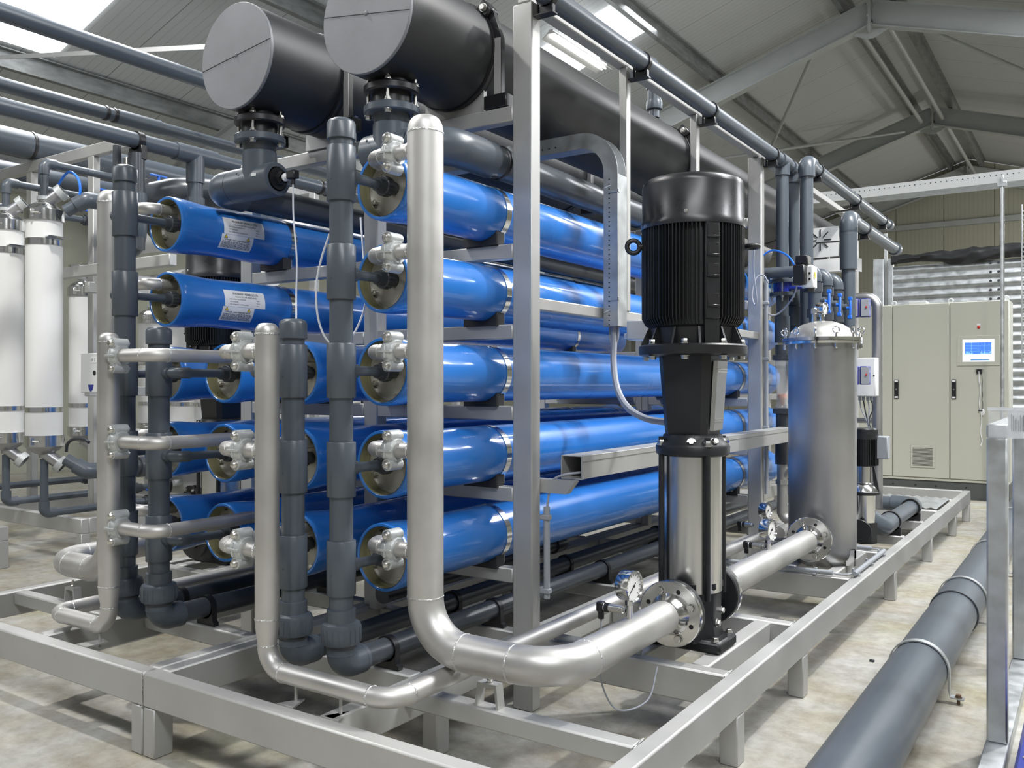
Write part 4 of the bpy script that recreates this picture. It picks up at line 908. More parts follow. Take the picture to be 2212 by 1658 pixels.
for k2 in range(12):
    a = 2 * PI * (k2 + 0.15) / 12; d = Vector((math.cos(a), math.sin(a), 0)); p = Vector((FX, FY, 0)) + d * (FR + 0.024)
    rb_ = part('ring_bolt', MB().torus(p + Vector((0, 0, 1.545)), Vector((-d.y, d.x, 0)) if k2 % 3 == 0 else d, 0.017, 0.0042, 20, 8).cyl(p + Vector((0, 0, 1.45)), p + Vector((0, 0, 1.53)), 0.0055, n=10), 'polished_steel', t)
    part('swivel', MB().sweep([p + Vector((0, 0, 1.472)) - d * 0.0, p + Vector((0, 0, 1.452)), p + Vector((0, 0, 1.446))], [0.007, 0.009, 0.004], 10), 'polished_steel', rb_)
for a in (-95, -15, 75, 165):
    a = math.radians(a); d = Vector((math.cos(a), math.sin(a), 0)); p = Vector((FX, FY, 0)) + d * (FR - 0.01)
    part('foot', MB().box(p.x - 0.022, p.x + 0.022, p.y - 0.022, p.y + 0.022, 0.281, 0.37, 0.002).prism([(p.x - 0.022, p.y - 0.024, 0.37), (p.x + 0.022, p.y - 0.024, 0.37), (p.x + 0.022, p.y - 0.024, 0.325)], (0, 0.046, 0)), 'polished_steel', t)
lv = part('vent_valve', MB().cyl((FX - 0.03, FY - 0.05, 1.59), (FX - 0.03, FY - 0.05, 1.64), 0.012, n=14).box(FX - 0.045, FX - 0.015, FY - 0.062, FY - 0.04, 1.64, 1.675, 0.004), 'bolt_steel', t)
gauge('pressure_gauge', 'small round gauge standing on the domed filter lid', (FX + 0.005, FY - 0.02, 1.672), 0.034, (1, -0.25, 0), 1.60)

# ================================================================== second train: pump and pipe on the far (left) side
XF = (XM, DY)
big_pump('black vertical pump seen between the left blue vessels', PX, PY)
XF = None
# ================================================================== galvanised cable tray bending down to the motor
t = thing('cable_tray', 'galvanised perforated cable tray bending down beside the thin post', 'cable tray', (-1.83, 3.46, 1.5))
x0, x1, ya, yb = -1.805, -1.737, 3.42, 3.50
tzt, tzb, tb = 2.375, 2.305, 1.508
path_out = fillet([(-2.75, ya, tzt), (x1, ya, tzt), (x1, ya, tb)], 0.19, 12); path_in = fillet([(-2.75, ya, tzb), (x0, ya, tzb), (x0, ya, tb)], 0.12, 12)
for yy in (ya, yb):
    n_ = len(path_out); vs = [Vector((p.x, yy, p.z)) for p in path_out] + [Vector((p.x, yy, p.z)) for p in path_in] + [Vector((p.x, yy + 0.0015, p.z)) for p in path_out] + [Vector((p.x, yy + 0.0015, p.z)) for p in path_in]
    fs = []
    for i in range(n_ - 1): fs += [[i, i + 1, n_ + i + 1, n_ + i], [2 * n_ + i, 3 * n_ + i, 3 * n_ + i + 1, 2 * n_ + i + 1], [i, 2 * n_ + i, 2 * n_ + i + 1, i + 1], [n_ + i, n_ + i + 1, 3 * n_ + i + 1, 3 * n_ + i]]
    part('side_web', MB().add(vs, fs), 'galvanised', t)
vs = [Vector((p.x, y_, p.z)) for p in path_in for y_ in (ya, yb)]
part('tray_floor', MB().add(vs, [[2 * i, 2 * i + 1, 2 * i + 3, 2 * i + 2] for i in range(len(path_in) - 1)]), 'galvanised', t)
part('cover', MB().box(x1 - 0.002, x1 + 0.004, ya - 0.004, yb + 0.004, tb, 2.17, 0.001), 'galvanised', t)
m = MB()
for i in range(32):
    z = 2.15 - i * 0.0205; m.cyl((x0 + 0.028, ya - 0.0008, z), (x0 + 0.028, ya + 0.0004, z), 0.0034, n=8)
for i in range(14): m.cyl((-2.05 - i * 0.035, ya - 0.0008, tzb + 0.025), (-2.05 - i * 0.035, ya + 0.0004, tzb + 0.025), 0.0042, n=8)
part('perforations', m, 'seam_black', t)['kind'] = 'stuff'
for z in (2.09, 1.62): part('cover_clip', MB().box(x1 - 0.045, x1 + 0.007, ya - 0.007, ya - 0.003, z, z + 0.014, 0.001).box(x1 + 0.003, x1 + 0.007, ya - 0.007, ya + 0.01, z, z + 0.014, 0.001), 'galvanised', t)
for z in (2.12, 1.575): part('tie', MB().bar((x0 + 0.004, ya - 0.002, z - 0.006), (x0 + 0.034, ya - 0.002, z + 0.004), 0.003, 0.004, b=0), 'cable_white', t)
cable('motor_cable', 'thick grey cable sagging from the cable tray to the black pump', [(x0 + 0.034, 3.46, 1.56), (x0 + 0.034, 3.455, 1.45), (x0 + 0.045, 3.43, 1.34), (x0 + 0.09, 3.38, 1.23), (x0 + 0.17, 3.32, 1.155), (x0 + 0.28, 3.26, 1.115), (x0 + 0.40, 3.20, 1.105), (PX - 0.09, 3.14, 1.105)], 0.0145, 'cable_grey', n=12)
for dx, l in ((0.012, 'left'), (0.052, 'right')):
    cable('control_wire', 'thin grey wire on the %s of the thick motor cable below the tray' % l, [(x0 + dx, 3.46, 1.53), (x0 + dx, 3.458, 1.46), (x0 + 0.034, 3.452, 1.405), (x0 + 0.04, 3.445, 1.36)], 0.0045, 'cable_grey')
t = thing('junction_box', 'small pale junction box beside the cable tray end, behind the motor', 'junction box', (-1.72, 3.62, 1.46))
part('box', MB().box(-1.775, -1.66, 3.58, 3.68, 1.455, 1.545, 0.006), 'white_paint', t)
part('gland', MB().cyl((-1.775, 3.62, 1.475), (-1.80, 3.62, 1.475), 0.013, n=14), 'label_white', t)
# closed steel trunking along the skid
t = thing('cable_trunking', 'long grey steel cable trunking with open square end beside the post', 'trunking', (-1.69, 2.95, 0.888))
xa, xb, y0_, y1_, za, zb_ = -1.735, -1.645, 2.94, 5.75, 0.889, 0.975
part('channel', MB().box(xa, xb, y0_, y1_, za, za + 0.003, 0).box(xa, xa + 0.003, y0_, y1_, za + .003, zb_, 0).box(xb - 0.003, xb, y0_, y1_, za + .003, zb_, 0), 'box_steel', t)
part('lid', MB().box(xa - 0.003, xb + 0.003, y0_ + 0.002, y1_, zb_, zb_ + 0.004, 0.001).box(xb + 0.0005, xb + 0.003, y0_ + 0.002, y1_, zb_ - 0.018, zb_, 0).box(xa - 0.003, xa - 0.0005, y0_ + 0.002, y1_, zb_ - 0.018, zb_, 0), 'box_steel', t)
part('edge_trim', MB().sweep([(xa, y0_, zb_ - 0.018), (xa, y0_, za), (xb, y0_, za), (xb, y0_, zb_ - 0.018)], 0.0034, 8), 'grey_plastic', t)
cp = (-1.775, 2.895)
cable('control_wire', 'grey cable arching out of the open trunking end into the conduit', [(-1.66, 3.0, 0.912), (-1.665, 2.93, 0.914), (-1.70, 2.90, 0.908), (-1.745, 2.893, 0.885), (-1.765, 2.895, 0.83), (cp[0], cp[1], 0.76), (cp[0], cp[1], 0.70)], 0.0045, 'cable_grey')
t = thing('conduit', 'upright grey plastic conduit clipped to the tall front post', 'conduit', (cp[0], cp[1], 0.43))
part('tube', MB().lathe((cp[0], cp[1], 0.0), (0, 0, 1), [(0.425, 0.009), (0.425, 0.0125), (0.78, 0.0125), (0.78, 0.009)], 18), 'grey_plastic', t)
for z in (0.74, 0.455): part('clip', MB().box(cp[0] - 0.024, cp[0] + 0.017, cp[1] - 0.017, cp[1] + 0.012, z - 0.01, z + 0.01, 0.003), 'grey_plastic', t)
# conduits lying on the skid round the filter
def floor_conduit(label, a, b, clips):
    t = thing('conduit', label, 'conduit', a, 'grey conduits lying on the skid beams'); a, b = Vector(a), Vector(b)
    part('tube', MB().cyl(a, b, 0.0125, n=16), 'grey_plastic', t); d = (b - a).normalized(); s_ = Vector((-d.y, d.x, 0))
    for f in clips:
        p = a + (b - a) * f; part('clip', MB().obox(p + s_ * 0.018 - Vector((0, 0, 0.0)), d * 0.008, s_ * 0.005, (0, 0, 0.016), 0.002).obox(p - Vector((0, 0, 0.012)), d * 0.008, s_ * 0.02, (0, 0, 0.004), 0.001), 'grey_plastic', t)
floor_conduit('grey conduit lying across the skid in front of the filter foot', (-1.75, 4.60, 0.298), (-1.12, 4.60, 0.298), (0.45, 0.86))
floor_conduit('grey conduit lying along the outer skid beam beside the filter', (-1.02, 4.62, 0.302), (-1.02, 5.36, 0.302), (0.08, 0.5, 0.92))
floor_conduit('grey conduit lying across the skid behind the filter', (-1.75, 5.43, 0.298), (-1.10, 5.43, 0.298), (0.5, 0.85))
floor_conduit('grey conduit lying across the skid below the front gauge', (-1.75, 2.86, 0.298), (-1.36, 2.86, 0.298), (0.6,))
cable('control_wire', 'short grey wire between the two conduits in front of the filter', [(-1.2, 4.6, 0.298), (-1.10, 4.6, 0.296), (-1.05, 4.61, 0.298), (-1.02, 4.66, 0.302)], 0.004, 'cable_grey')
cable('control_wire', 'short grey wire between the two conduits behind the filter', [(-1.2, 5.43, 0.298), (-1.08, 5.43, 0.296), (-1.04, 5.40, 0.298), (-1.02, 5.3, 0.302)], 0.004, 'cable_grey')
cable('control_wire', 'pale wire lying in front of the conduit below the front gauge', [(-1.62, 2.70, 0.30), (-1.58, 2.76, 0.29), (-1.50, 2.82, 0.296), (-1.40, 2.86, 0.298)], 0.0035, 'cable_white')

# ================================================================== lower pipework under the rack
t = thing('plastic_pipe', 'black pipe with bolted elbows lying low behind the grey outlet pipes', 'pipe', (-2.35, 3.9, 0.45))
part('pipe', MB().cyl((-2.36, 2.6, 0.42), (-2.36, 3.95, 0.42), 0.036, n=20), 'pvc_dark', t)
part('elbow', MB().sweep(fillet([(-2.36, 3.9, 0.42), (-2.36, 4.02, 0.42), (-2.50, 4.02, 0.42), (-2.50, 4.15, 0.42)], 0.045), 0.046, 20), 'pvc_dark', t)
part('pipe', MB().cyl((-2.50, 4.1, 0.42), (-2.50, 6.2, 0.42), 0.036, n=20), 'pvc_dark', t)

# ================================================================== control cabinet
CY = 10.70
cb = thing('control_cabinet', 'beige control cabinet with two tall doors and a lit screen', 'cabinet', (-1.4, CY, 0))
part('carcass', MB().box(-2.62, -0.787, CY + 0.022, CY + 0.5, 0.21, 2.165, 0.004), 'cabinet', cb)
part('plinth', MB().box(-2.62, -0.787, CY + 0.03, CY + 0.48, 0, 0.19, 0.002), 'cabinet_dark', cb)
for xs in (-2.3, -1.945, -1.71, -1.50, -1.20): part('plinth_screw', MB().cyl((xs, CY + 0.028, 0.13), (xs, CY + 0.031, 0.13), 0.01, n=10), 'seam_black', cb)
part('base_rail', MB().box(-2.62, -0.787, CY + 0.01, CY + 0.48, 0.19, 0.212, 0.002), 'cabinet', cb)
DOORS = []
for (a, b) in ((-2.615, -1.949), (-1.941, -1.362), (-1.354, -0.789)):
    DOORS.append(part('door', MB().box(a, b, CY, CY + 0.02, 0.222, 2.16, 0.004), 'cabinet', cb))
for d_, xh in ((DOORS[1], -1.925), (DOORS[2], -1.338)):
    h_ = part('handle', MB().box(xh, xh + 0.045, CY - 0.02, CY, 1.10, 1.315, 0.008), 'black_plastic', d_)
    for z in (1.108, 1.289): part('handle_tip', MB().box(xh + 0.006, xh + 0.04, CY - 0.0225, CY - 0.02, z, z + 0.018, 0.001), 'label_white', h_)
    part('handle_lock', MB().cyl((xh + 0.022, CY - 0.022, 1.205), (xh + 0.022, CY - 0.019, 1.205), 0.008, n=12), 'bolt_steel', h_)
vg = part('vent_grille', MB().box(-1.755, -1.505, CY - 0.012, CY, 0.33, 0.58, 0.006), 'cabinet', DOORS[1])
m = MB()
for i in range(15): m.box(-1.733, -1.527, CY - 0.0135, CY - 0.011, 0.352 + i * 0.0138, 0.3575 + i * 0.0138, 0)
part('vent_slots', m, 'seam_black', vg)['kind'] = 'stuff'
# screen: panel, display, chart and its lines
X0s, X1s, Z0s, Z1s = -1.283, -0.872, 1.463, 1.79
pn = part('screen_panel', MB().box(X0s, X1s, CY - 0.012, CY, Z0s, Z1s, 0.004), 'cabinet', DOORS[2], 'operator panel frame')
ds = part('display', MB().box(X0s + 0.053, X1s - 0.053, CY - 0.0135, CY - 0.0118, Z0s + 0.045, Z1s - 0.043, 0), 'screen_white', pn, 'lit screen with blue chart')
part('chart_area', MB().box(X0s + 0.075, X1s - 0.08, CY - 0.0145, CY - 0.0134, Z0s + 0.125, Z1s - 0.075, 0), 'screen_blue', ds)
g = MB()
for i in range(3): xg = X0s + 0.075 + (X1s - X0s - 0.155) * (i + 1) / 4; g.box(xg - 0.001, xg + 0.001, CY - 0.0152, CY - 0.0145, Z0s + 0.125, Z1s - 0.075, 0)
for i in range(3): zg = Z0s + 0.125 + 0.127 * (i + 1) / 4; g.box(X0s + 0.075, X1s - 0.08, CY - 0.0152, CY - 0.0145, zg - 0.0006, zg + 0.0006, 0)
for i in range(26):
    xx = X0s + 0.08 + i * 0.0095
    if 7 < i < 15: continue
    hh = random.uniform(0.002, 0.012); g.box(xx, xx + 0.006, CY - 0.0152, CY - 0.0145, Z0s + 0.13, Z0s + 0.134 + hh * 1.6, 0)
part('chart_lines', g, 'screen_line', ds)
part('status_bar', MB().box(X0s + 0.13, X1s - 0.10, CY - 0.0145, CY - 0.0134, Z0s + 0.058, Z0s + 0.07, 0), 'screen_dark', ds)
part('alarm_lamp', MB().lathe((-1.075, CY, 1.88), (0, -1, 0), [(0, 0.016), (0.01, 0.016), (0.02, 0.01), (0.022, 0)], 16), 'red', DOORS[2], 'red indicator lamp')
part('lamp_tag', MB().box(-1.092, -1.058, CY - 0.002, CY, 1.90, 1.918, 0), 'label_white', DOORS[2])
for xx in (-1.945, -1.36, -0.82): part('lifting_eye', MB().torus((xx, CY + 0.1, 2.19), (0, 1, 0), 0.022, 0.008, 16, 8), 'white_paint', cb)
part('top_box', MB().box(-1.78, -1.60, CY + 0.05, CY + 0.25, 2.166, 2.2, 0.004), 'white_paint', cb)
sk_ = part('socket', MB().box(-1.095, -1.040, CY - 0.03, CY, 1.375, 1.42, 0.006), 'black_plastic', DOORS[2], 'black interface socket')
part('socket_flap', MB().box(-1.100, -1.035, CY - 0.035, CY, 1.424, 1.43, 0.001), 'grey_plastic', sk_)
cable('mouse_lead', 'white lead hanging down the cabinet door from the socket', [(-1.070, CY - 0.03, 1.4), (-1.068, CY - 0.03, 1.3), (-1.055, CY - 0.02, 1.2), (-1.068, CY - 0.02, 1.05), (-1.045, CY - 0.02, 0.9), (-1.055, CY - 0.02, 0.75), (-1.040, CY - 0.03, 0.66), (-1.05, CY - 0.05, 0.60)], 0.004, 'cable_white')
cable('mouse_lead', 'dark kinked lead of the white mouse on the cabinet door', [(-1.048, CY - 0.03, 1.39), (-1.038, CY - 0.02, 1.3), (-1.040, CY - 0.018, 1.2), (-1.035, CY - 0.018, 1.14), (-1.042, CY - 0.018, 1.10), (-1.034, CY - 0.018, 1.06), (-1.035, CY - 0.02, 1.0)], 0.0025, 'cable_dark')
t = thing('computer_mouse', 'white computer mouse hanging on its lead against the cabinet door', 'mouse', (-1.032, CY - 0.015, 0.95))
part('shell', MB().lathe((-1.032, CY - 0.012, 0.96), (0, -1, 0), [(-0.011, 0.017), (0, 0.018), (0.008, 0.016), (0.014, 0.009), (0.016, 0)], 20, scale=(1, 2.1)), 'white_plastic', t)
part('wheel', MB().box(-1.036, -1.078, CY - 0.03, CY - 0.02, 0.972, 0.985, 0.002), 'ink', t)

# ================================================================== corrugated galvanised tank wall with black liner
TY = 12.6
t = thing('corrugated_tank', 'horizontally corrugated galvanised tank wall behind the control cabinet', 'tank', (0, TY, 0))
def corr(x0, x1, z0, z1, y, per=0.1135, amp=0.016):
    m = MB(); vs = []; n = int((z1 - z0) / per * 12)
    for i in range(n + 1):
        z = z0 + (z1 - z0) * i / n; yy = y + amp * math.cos(2 * PI * (z - z0) / per)
        vs += [(x0, yy, z), (x1, yy, z)]
    return m.add(vs, [[2 * i, 2 * i + 1, 2 * i + 3, 2 * i + 2] for i in range(n)])
for a, b in ((-2.28, -1.05), (-1.05, 0.25), (0.25, 1.6), (1.6, 3.0)): part('sheet', corr(a, b + 0.05, 0.0, 2.84, TY + (0.004 if a in (-1.05, 1.6) else 0)), 'galvanised', t)
for xs in (-1.13, -1.04):
    for i in range(9): part('sheet_bolt', MB().hexbolt((xs, TY - 0.016, 2.80 - 0.1135 * i), (0, -1, 0), 0.013, 0.012), 'cable_dark', t)
for a, w_ in ((-2.34, 0.06), (-2.53, 0.13)): part('edge_post', MB().box(a, a + w_, TY - 0.03, TY + 0.05, 0, 2.95, 0.004), 'galvanised', t)
part('edge_post', MB().box(-2.40, -2.36, TY + 0.02, TY + 0.06, 0, 3.3, 0.004), 'yellow' if False else 'rafter_paint', t)
# liner folded over the rim
vs = []; fs = []; nu, nv = 60, 8
for i in range(nu + 1):
    x = -2.3 + 5.3 * i / nu; wob = 0.02 * math.sin(i * 1.3) + 0.015 * math.sin(i * 2.9 + 1)
    low = 2.83 + 0.02 * math.sin(i * 0.5) + (0.03 if i < 8 else 0); hi = 2.98 + 0.055 * i / 20 + wob * .6
    hi = min(hi, 3.16)
    for j in range(nv + 1):
        f = j / nv; z = low + (hi - low) * f; y = TY - 0.03 - 0.035 * math.sin(f * PI) - 0.012 * math.sin(i * 2.1 + f * 5) - 0.01 * math.sin(i * 5.3 + f * 9) + (0.1 * max(0, f - 0.8))
        vs.append((x, y, z))
fs = [[i * (nv + 1) + j, (i + 1) * (nv + 1) + j, (i + 1) * (nv + 1) + j + 1, i * (nv + 1) + j + 1] for i in range(nu) for j in range(nv)]
part('liner', MB().add(vs, fs), 'liner', t, 'crumpled black liner folded over the rim')
# upright cable ladder at the right edge
t = thing('cable_ladder', 'upright narrow cable ladder in front of the corrugated tank at right', 'cable ladder', (-0.62, 11.2, 0))
for xs in (-0.70, -0.655): part('rail', MB().box(xs - 0.006, xs + 0.006, 11.18, 11.2, 1.5, 3.25, 0.001), 'galvanised', t)
for i in range(34): part('rung', MB().box(-0.694, -0.661, 11.183, 11.197, 1.52 + i * 0.05, 1.535 + i * 0.05, 0), 'galvanised', t)

# ================================================================== big floor pipe on the right
t = thing('floor_pipe', 'fat dark grey pipe lying along the floor at right, strapped down', 'pipe', (-0.6, 4, 0))
fx, fr, fz = -0.598, 0.106, 0.116
part('pipe', MB().lathe((fx, 1.2, fz), (0, 1, 0), [(0, fr), (3.65, fr), (3.65, fr + 0.006), (4.1, fr + 0.006), (4.1, fr), (9.3, fr)], 56), 'pvc', t)
part('socket_lip', MB().ring((fx, 4.85, fz), (0, 1, 0), fr + 0.004, 0.005, 0.004, 56), 'pvc_dark', t)
for y in (3.83, 5.2, 6.57, 8.4):
    rr = fr + (0.008 if 4.85 < y < 5.3 else 0.002); pts = [(fx - rr - 0.05, y, 0.018), (fx - rr - 0.012, y, 0.018)]
    prof = []
    for i in range(25):
        a = PI - PI * i / 24; prof.append(Vector((fx + (rr + 0.001) * math.cos(a), y, fz + (rr + 0.001) * math.sin(a))))
    prof = [Vector((fx - rr - 0.055, y, 0.02)), Vector((fx - rr - 0.008, y, 0.022)), Vector((fx - rr, y, 0.05))] + prof + [Vector((fx + rr, y, 0.05)), Vector((fx + rr + 0.008, y, 0.022)), Vector((fx + rr + 0.055, y, 0.02))]
    vs = []; fs = []; c0 = Vector((fx, y, fz))
    for i, p in enumerate(prof):
        d = (prof[min(i + 1, len(prof) - 1)] - prof[max(i - 1, 0)]).normalized(); nrm = Vector((-d.z, 0, d.x)); nrm = nrm if nrm.dot(p - c0) > 0 or i in (0, 1, len(prof) - 1, len(prof) - 2) else -nrm
        if i in (0, 1, len(prof) - 1, len(prof) - 2): nrm = Vector((0, 0, 1))
        for s_ in (-1, 1): vs += [p + Vector((0, s_ * 0.017, 0)), p + Vector((0, s_ * 0.017, 0)) + nrm * 0.005]
    for i in range(len(prof) - 1):
        b = 4 * i; fs += [[b, b + 4, b + 5, b + 1], [b + 2, b + 3, b + 7, b + 6], [b + 1, b + 5, b + 7, b + 3], [b, b + 2, b + 6, b + 4]]
    stp = part('pipe_strap', MB().add(vs, fs), 'galvanised', t)
    for s_ in (-1, 1): part('strap_bolt', MB().cyl((fx + s_ * (rr + 0.035), y, 0), (fx + s_ * (rr + 0.035), y, 0.035), 0.006, n=8).hexbolt((fx + s_ * (rr + 0.035), y, 0.026), (0, 0, 1), 0.011, 0.012), 'rust', stp)
# ================================================================== steel frame at the right edge
t = thing('side_frame', 'galvanised steel frame posts cut off by the right picture edge', 'frame', (-0.25, 3.9, 0))
part('floor_rail', MB().box(-0.315, -0.245, 1.9, 6.6, 0.0, 0.055, 0.004), 'galvanised', t)
for y, z1 in ((3.33, 1.075), (4.40, 1.075)): part('post', MB().box(-0.312, -0.25, y, y + 0.06, 0.055, z1, 0.006), 'galvanised', t)
part('top_rail', MB().box(-0.312, -0.25, 3.33, 6.0, 1.075, 1.12, 0.004), 'galvanised', t)
# plastic wallet with papers over the rail
t = thing('document_wallet', 'clear plastic wallet with white papers draped over the right frame rail', 'document', (-0.33, 3.45, 1.07))
vs = []
for i in range(9):
    for j in range(7): vs.append((-0.302 + 0.10 * i / 8, 3.29 + 0.004 * math.sin(i * 2 + j), 1.075 + 0.10 * j / 6))
part('film', MB().add(vs, [[i * 7 + j, (i + 1) * 7 + j, (i + 1) * 7 + j + 1, i * 7 + j + 1] for i in range(8) for j in range(6)]), 'clear_film', t)
part('paper', MB().box(-0.245, -0.10, 3.296, 3.298, 1.078, 1.172, 0), 'paper', t)
m = MB()
for i in range(9): m.box(-0.236 + i * 0.005, -0.2345 + i * 0.005, 3.2945, 3.2958, 1.10, 1.10 + random.uniform(0.03, 0.06), 0)
part('print_lines', m, 'ink', t)['kind'] = 'stuff'
part('film_edge', MB().box(-0.305, -0.10, 3.288, 3.29, 1.168, 1.178, 0), 'clear_film', t)
# blue machine casing behind the frame, bottom right corner
t = thing('blue_casing', 'blue painted machine casing in the bottom right corner behind the frame rail', 'machine', (-0.1, 3.0, 0))
part('casing', MB().box(-0.205, 0.3, 2.3, 3.42, 0.02, 0.14, 0.01), 'blue_enamel', t)
part('cap_bolt', MB().hexbolt((-0.17, 3.02, 0.14), (0, 0, 1), 0.014, 0.014), 'bolt_steel', t)
part('cap_bolt', MB().hexbolt((-0.13, 3.5, 0.14), (0, 0, 1), 0.02, 0.04), 'bolt_steel', t)
part('chipped_block', MB().box(-0.20, -0.175, 3.44, 3.46, 0.055, 0.15, 0.003), 'paper', t)
# small debris on the floor
for i, p in enumerate([(-1.38, 2.62), (-0.66, 5.9), (-0.85, 4.2)]):
    tag(part('debris_scrap', MB().box(p[0] - 0.011, p[0] + 0.011, p[1] - 0.006, p[1] + 0.006, 0.0, 0.01, 0.003), 'cable_dark'), ('small dark plastic scrap on the floor inside the skid', 'small dark scrap on the floor beside the far skid legs', 'small dark scrap on the floor between skid and fat pipe')[i], 'debris')

# ================================================================== valves and instruments behind the filter
def valve_handle(par, c, d_axis, L=0.1, m='blue_handle', face=(1, 0, 0)):
    """bar handle of a ball valve: long axis d_axis, standing off along face"""
    c = Vector(c); a = Vector(d_axis).normalized(); f = Vector(face).normalized(); s = a.cross(f).normalized()
    h = part('handle', MB().obox(c + f * 0.028, a * L / 2, s * 0.011, f * 0.007, 0.004).obox(c + f * 0.026 + a * L * 0.43, a * 0.012, s * 0.012, f * 0.013, 0.003).obox(c + f * 0.026 - a * L * 0.43, a * 0.012, s * 0.012, f * 0.013, 0.003).cyl(c - f * 0.005, c + f * 0.028, 0.011, n=12), m, par, 'blue lever')
    return h
t = thing('flow_meter', 'clear tapered flow meter with orange float in the grey drop pipe', 'flow meter', (-1.742, 5.83, 0.5))
vx, vy = -1.742, 5.83
def Zy(y): return 1.25 - (y - 832) * 0.003073
part('upper_flange', MB().disc((vx, vy, Zy(612)), (0, 0, 1), 0, 0.026, 0.082, 0.003, 32), 'pvc', t)
part('lower_flange', MB().disc((vx, vy, Zy(640)), (0, 0, 1), 0, 0.026, 0.082, 0.003, 32), 'pvc', t)
vb = part('butterfly_valve', MB().cyl((vx, vy, Zy(632)), (vx, vy, Zy(612)), 0.058, n=28).box(vx, vx + 0.14, vy - 0.03, vy + 0.01, Zy(627), Zy(620), 0.006), 'blue_enamel', t, 'dark blue butterfly valve')
for k2 in range(4):
    a = PI / 4 + PI / 2 * k2 - 0.5; bx, by = vx + 0.066 * math.cos(a), vy + 0.066 * math.sin(a)
    part('stud_bolt', MB().cyl((bx, by, Zy(652)), (bx, by, Zy(598)), 0.0055, n=8).hexbolt((bx, by, Zy(604)), (0, 0, 1), 0.011, 0.012).hexbolt((bx, by, Zy(640)), (0, 0, -1), 0.011, 0.012), 'bolt_steel', t)
part('drop_pipe', MB().cyl((vx, vy, Zy(690)), (vx, vy, Zy(640)), 0.040, n=24).cyl((vx, vy, Zy(740)), (vx, vy, Zy(683)), 0.049, n=24).cyl((vx, vy, Zy(766)), (vx, vy, Zy(745)), 0.045, n=24), 'pvc', t)
for ya_ in (778, 893): 
    nutp = part('union_nut', MB().lathe((vx, vy, Zy(ya_)), (0, 0, 1), [(0, 0.04), (0, 0.056), (0.004, 0.06), (0.034, 0.06), (0.038, 0.05)], 28), 'pvc', t)
    g = MB()
    for k2 in range(18): a = 2 * PI * k2 / 18; g.obox((vx + 0.06 * math.cos(a), vy + 0.06 * math.sin(a), Zy(ya_) + 0.019), (math.cos(a) * 0.002, math.sin(a) * 0.002, 0), (-math.sin(a) * 0.003, math.cos(a) * 0.003, 0), (0, 0, 0.016), 0.0005)
    part('nut_ribs', g, 'pvc', nutp)
part('sight_tube', MB().lathe((vx, vy, Zy(882)), (0, 0, 1), [(0, 0.052), (0.04, 0.036), (Zy(778) - Zy(882), 0.047)], 28), 'clear_plastic', t, 'clear tapered sight tube')
part('float', MB().lathe((vx, vy, Zy(876)), (0, 0, 1), [(0, 0.006), (0.01, 0.012), (0.05, 0.028), (0.052, 0.031), (0.075, 0.031), (0.078, 0.026), (0.078, 0)], 20), 'orange', t, 'orange float')
part('limit_switch', MB().box(vx + 0.045, vx + 0.09, vy - 0.05, vy - 0.02, Zy(812), Zy(784), 0.003), 'grey_plastic', t)
part('lower_pipe', MB().cyl((vx, vy, Zy(945)), (vx, vy, Zy(893)), 0.042, n=24).cyl((vx, vy, Zy(1002)), (vx, vy, Zy(942)), 0.047, n=24), 'pvc_dark', t)
part('steel_leg', MB().cyl((vx, vy, Zy(1110)), (vx, vy, Zy(1000)), 0.034, n=24).lathe((vx, vy, Zy(1045)), (0, 0, 1), [(0, 0.036), (0, 0.044), (0.03, 0.044), (0.03, 0.036)], 6).cyl((vx, vy, Zy(1030)), (vx + 0.11, vy, Zy(1000)), 0.028, n=18), 'pipe_steel', t)
part('foot_elbow', MB().sweep(fillet([(vx, vy, Zy(1090)), (vx, vy, 0.36), (-1.60, vy, 0.36), (-1.60, 5.3, 0.36)], 0.055), 0.033, 20), 'pipe_steel', t)
# pneumatic actuator
t = thing('valve_actuator', 'black and silver pneumatic actuator beside the blue butterfly valve', 'actuator', (-1.485, 5.520, 1.84))
part('housing', MB().box(-1.515, -1.445, 5.460, 5.560, 1.845, 1.985, 0.008), 'white_paint', t)
part('end_block', MB().box(-1.550, -1.480, 5.400, 5.458, 1.865, 1.985, 0.006), 'black_plastic', t)
part('switch_box', MB().box(-1.545, -1.470, 5.430, 5.520, 1.987, 2.045, 0.006), 'black_plastic', t)
part('indicator', MB().prism([(-1.444, 5.490, 1.92), (-1.437, 5.500, 1.905), (-1.437, 5.470, 1.905)], (0, 0, 0.03)), 'yellow', t)
part('base', MB().cyl((-1.480, 5.500, 1.825), (-1.480, 5.500, 1.846), 0.035, n=20), 'black_plastic', t)
for z in (1.90, 1.935): part('port', MB().cyl((-1.465, 5.455, z), (-1.465, 5.462, z), 0.007, n=10), 'seam_black', t)
cable('air_tube', 'bright blue air tube arching to the pneumatic actuator', [(-1.83, 5.62, 1.90), (-1.83, 5.62, 2.0), (-1.80, 5.61, 2.085), (-1.73, 5.60, 2.115), (-1.63, 5.55, 2.07), (-1.56, 5.48, 1.99), (-1.53, 5.43, 1.93)], 0.006, 'tube_blue', n=12)
cable('sensor_cable', 'grey cable loop hanging below the pneumatic actuator', [(-1.53, 5.43, 1.92), (-1.56, 5.48, 1.82), (-1.67, 5.60, 1.73), (-1.74, 5.60, 1.70), (-1.80, 5.60, 1.76), (-1.835, 5.60, 1.87), (-1.82, 5.60, 1.925), (-1.805, 5.60, 1.91)], 0.005, 'cable_grey', n=12)
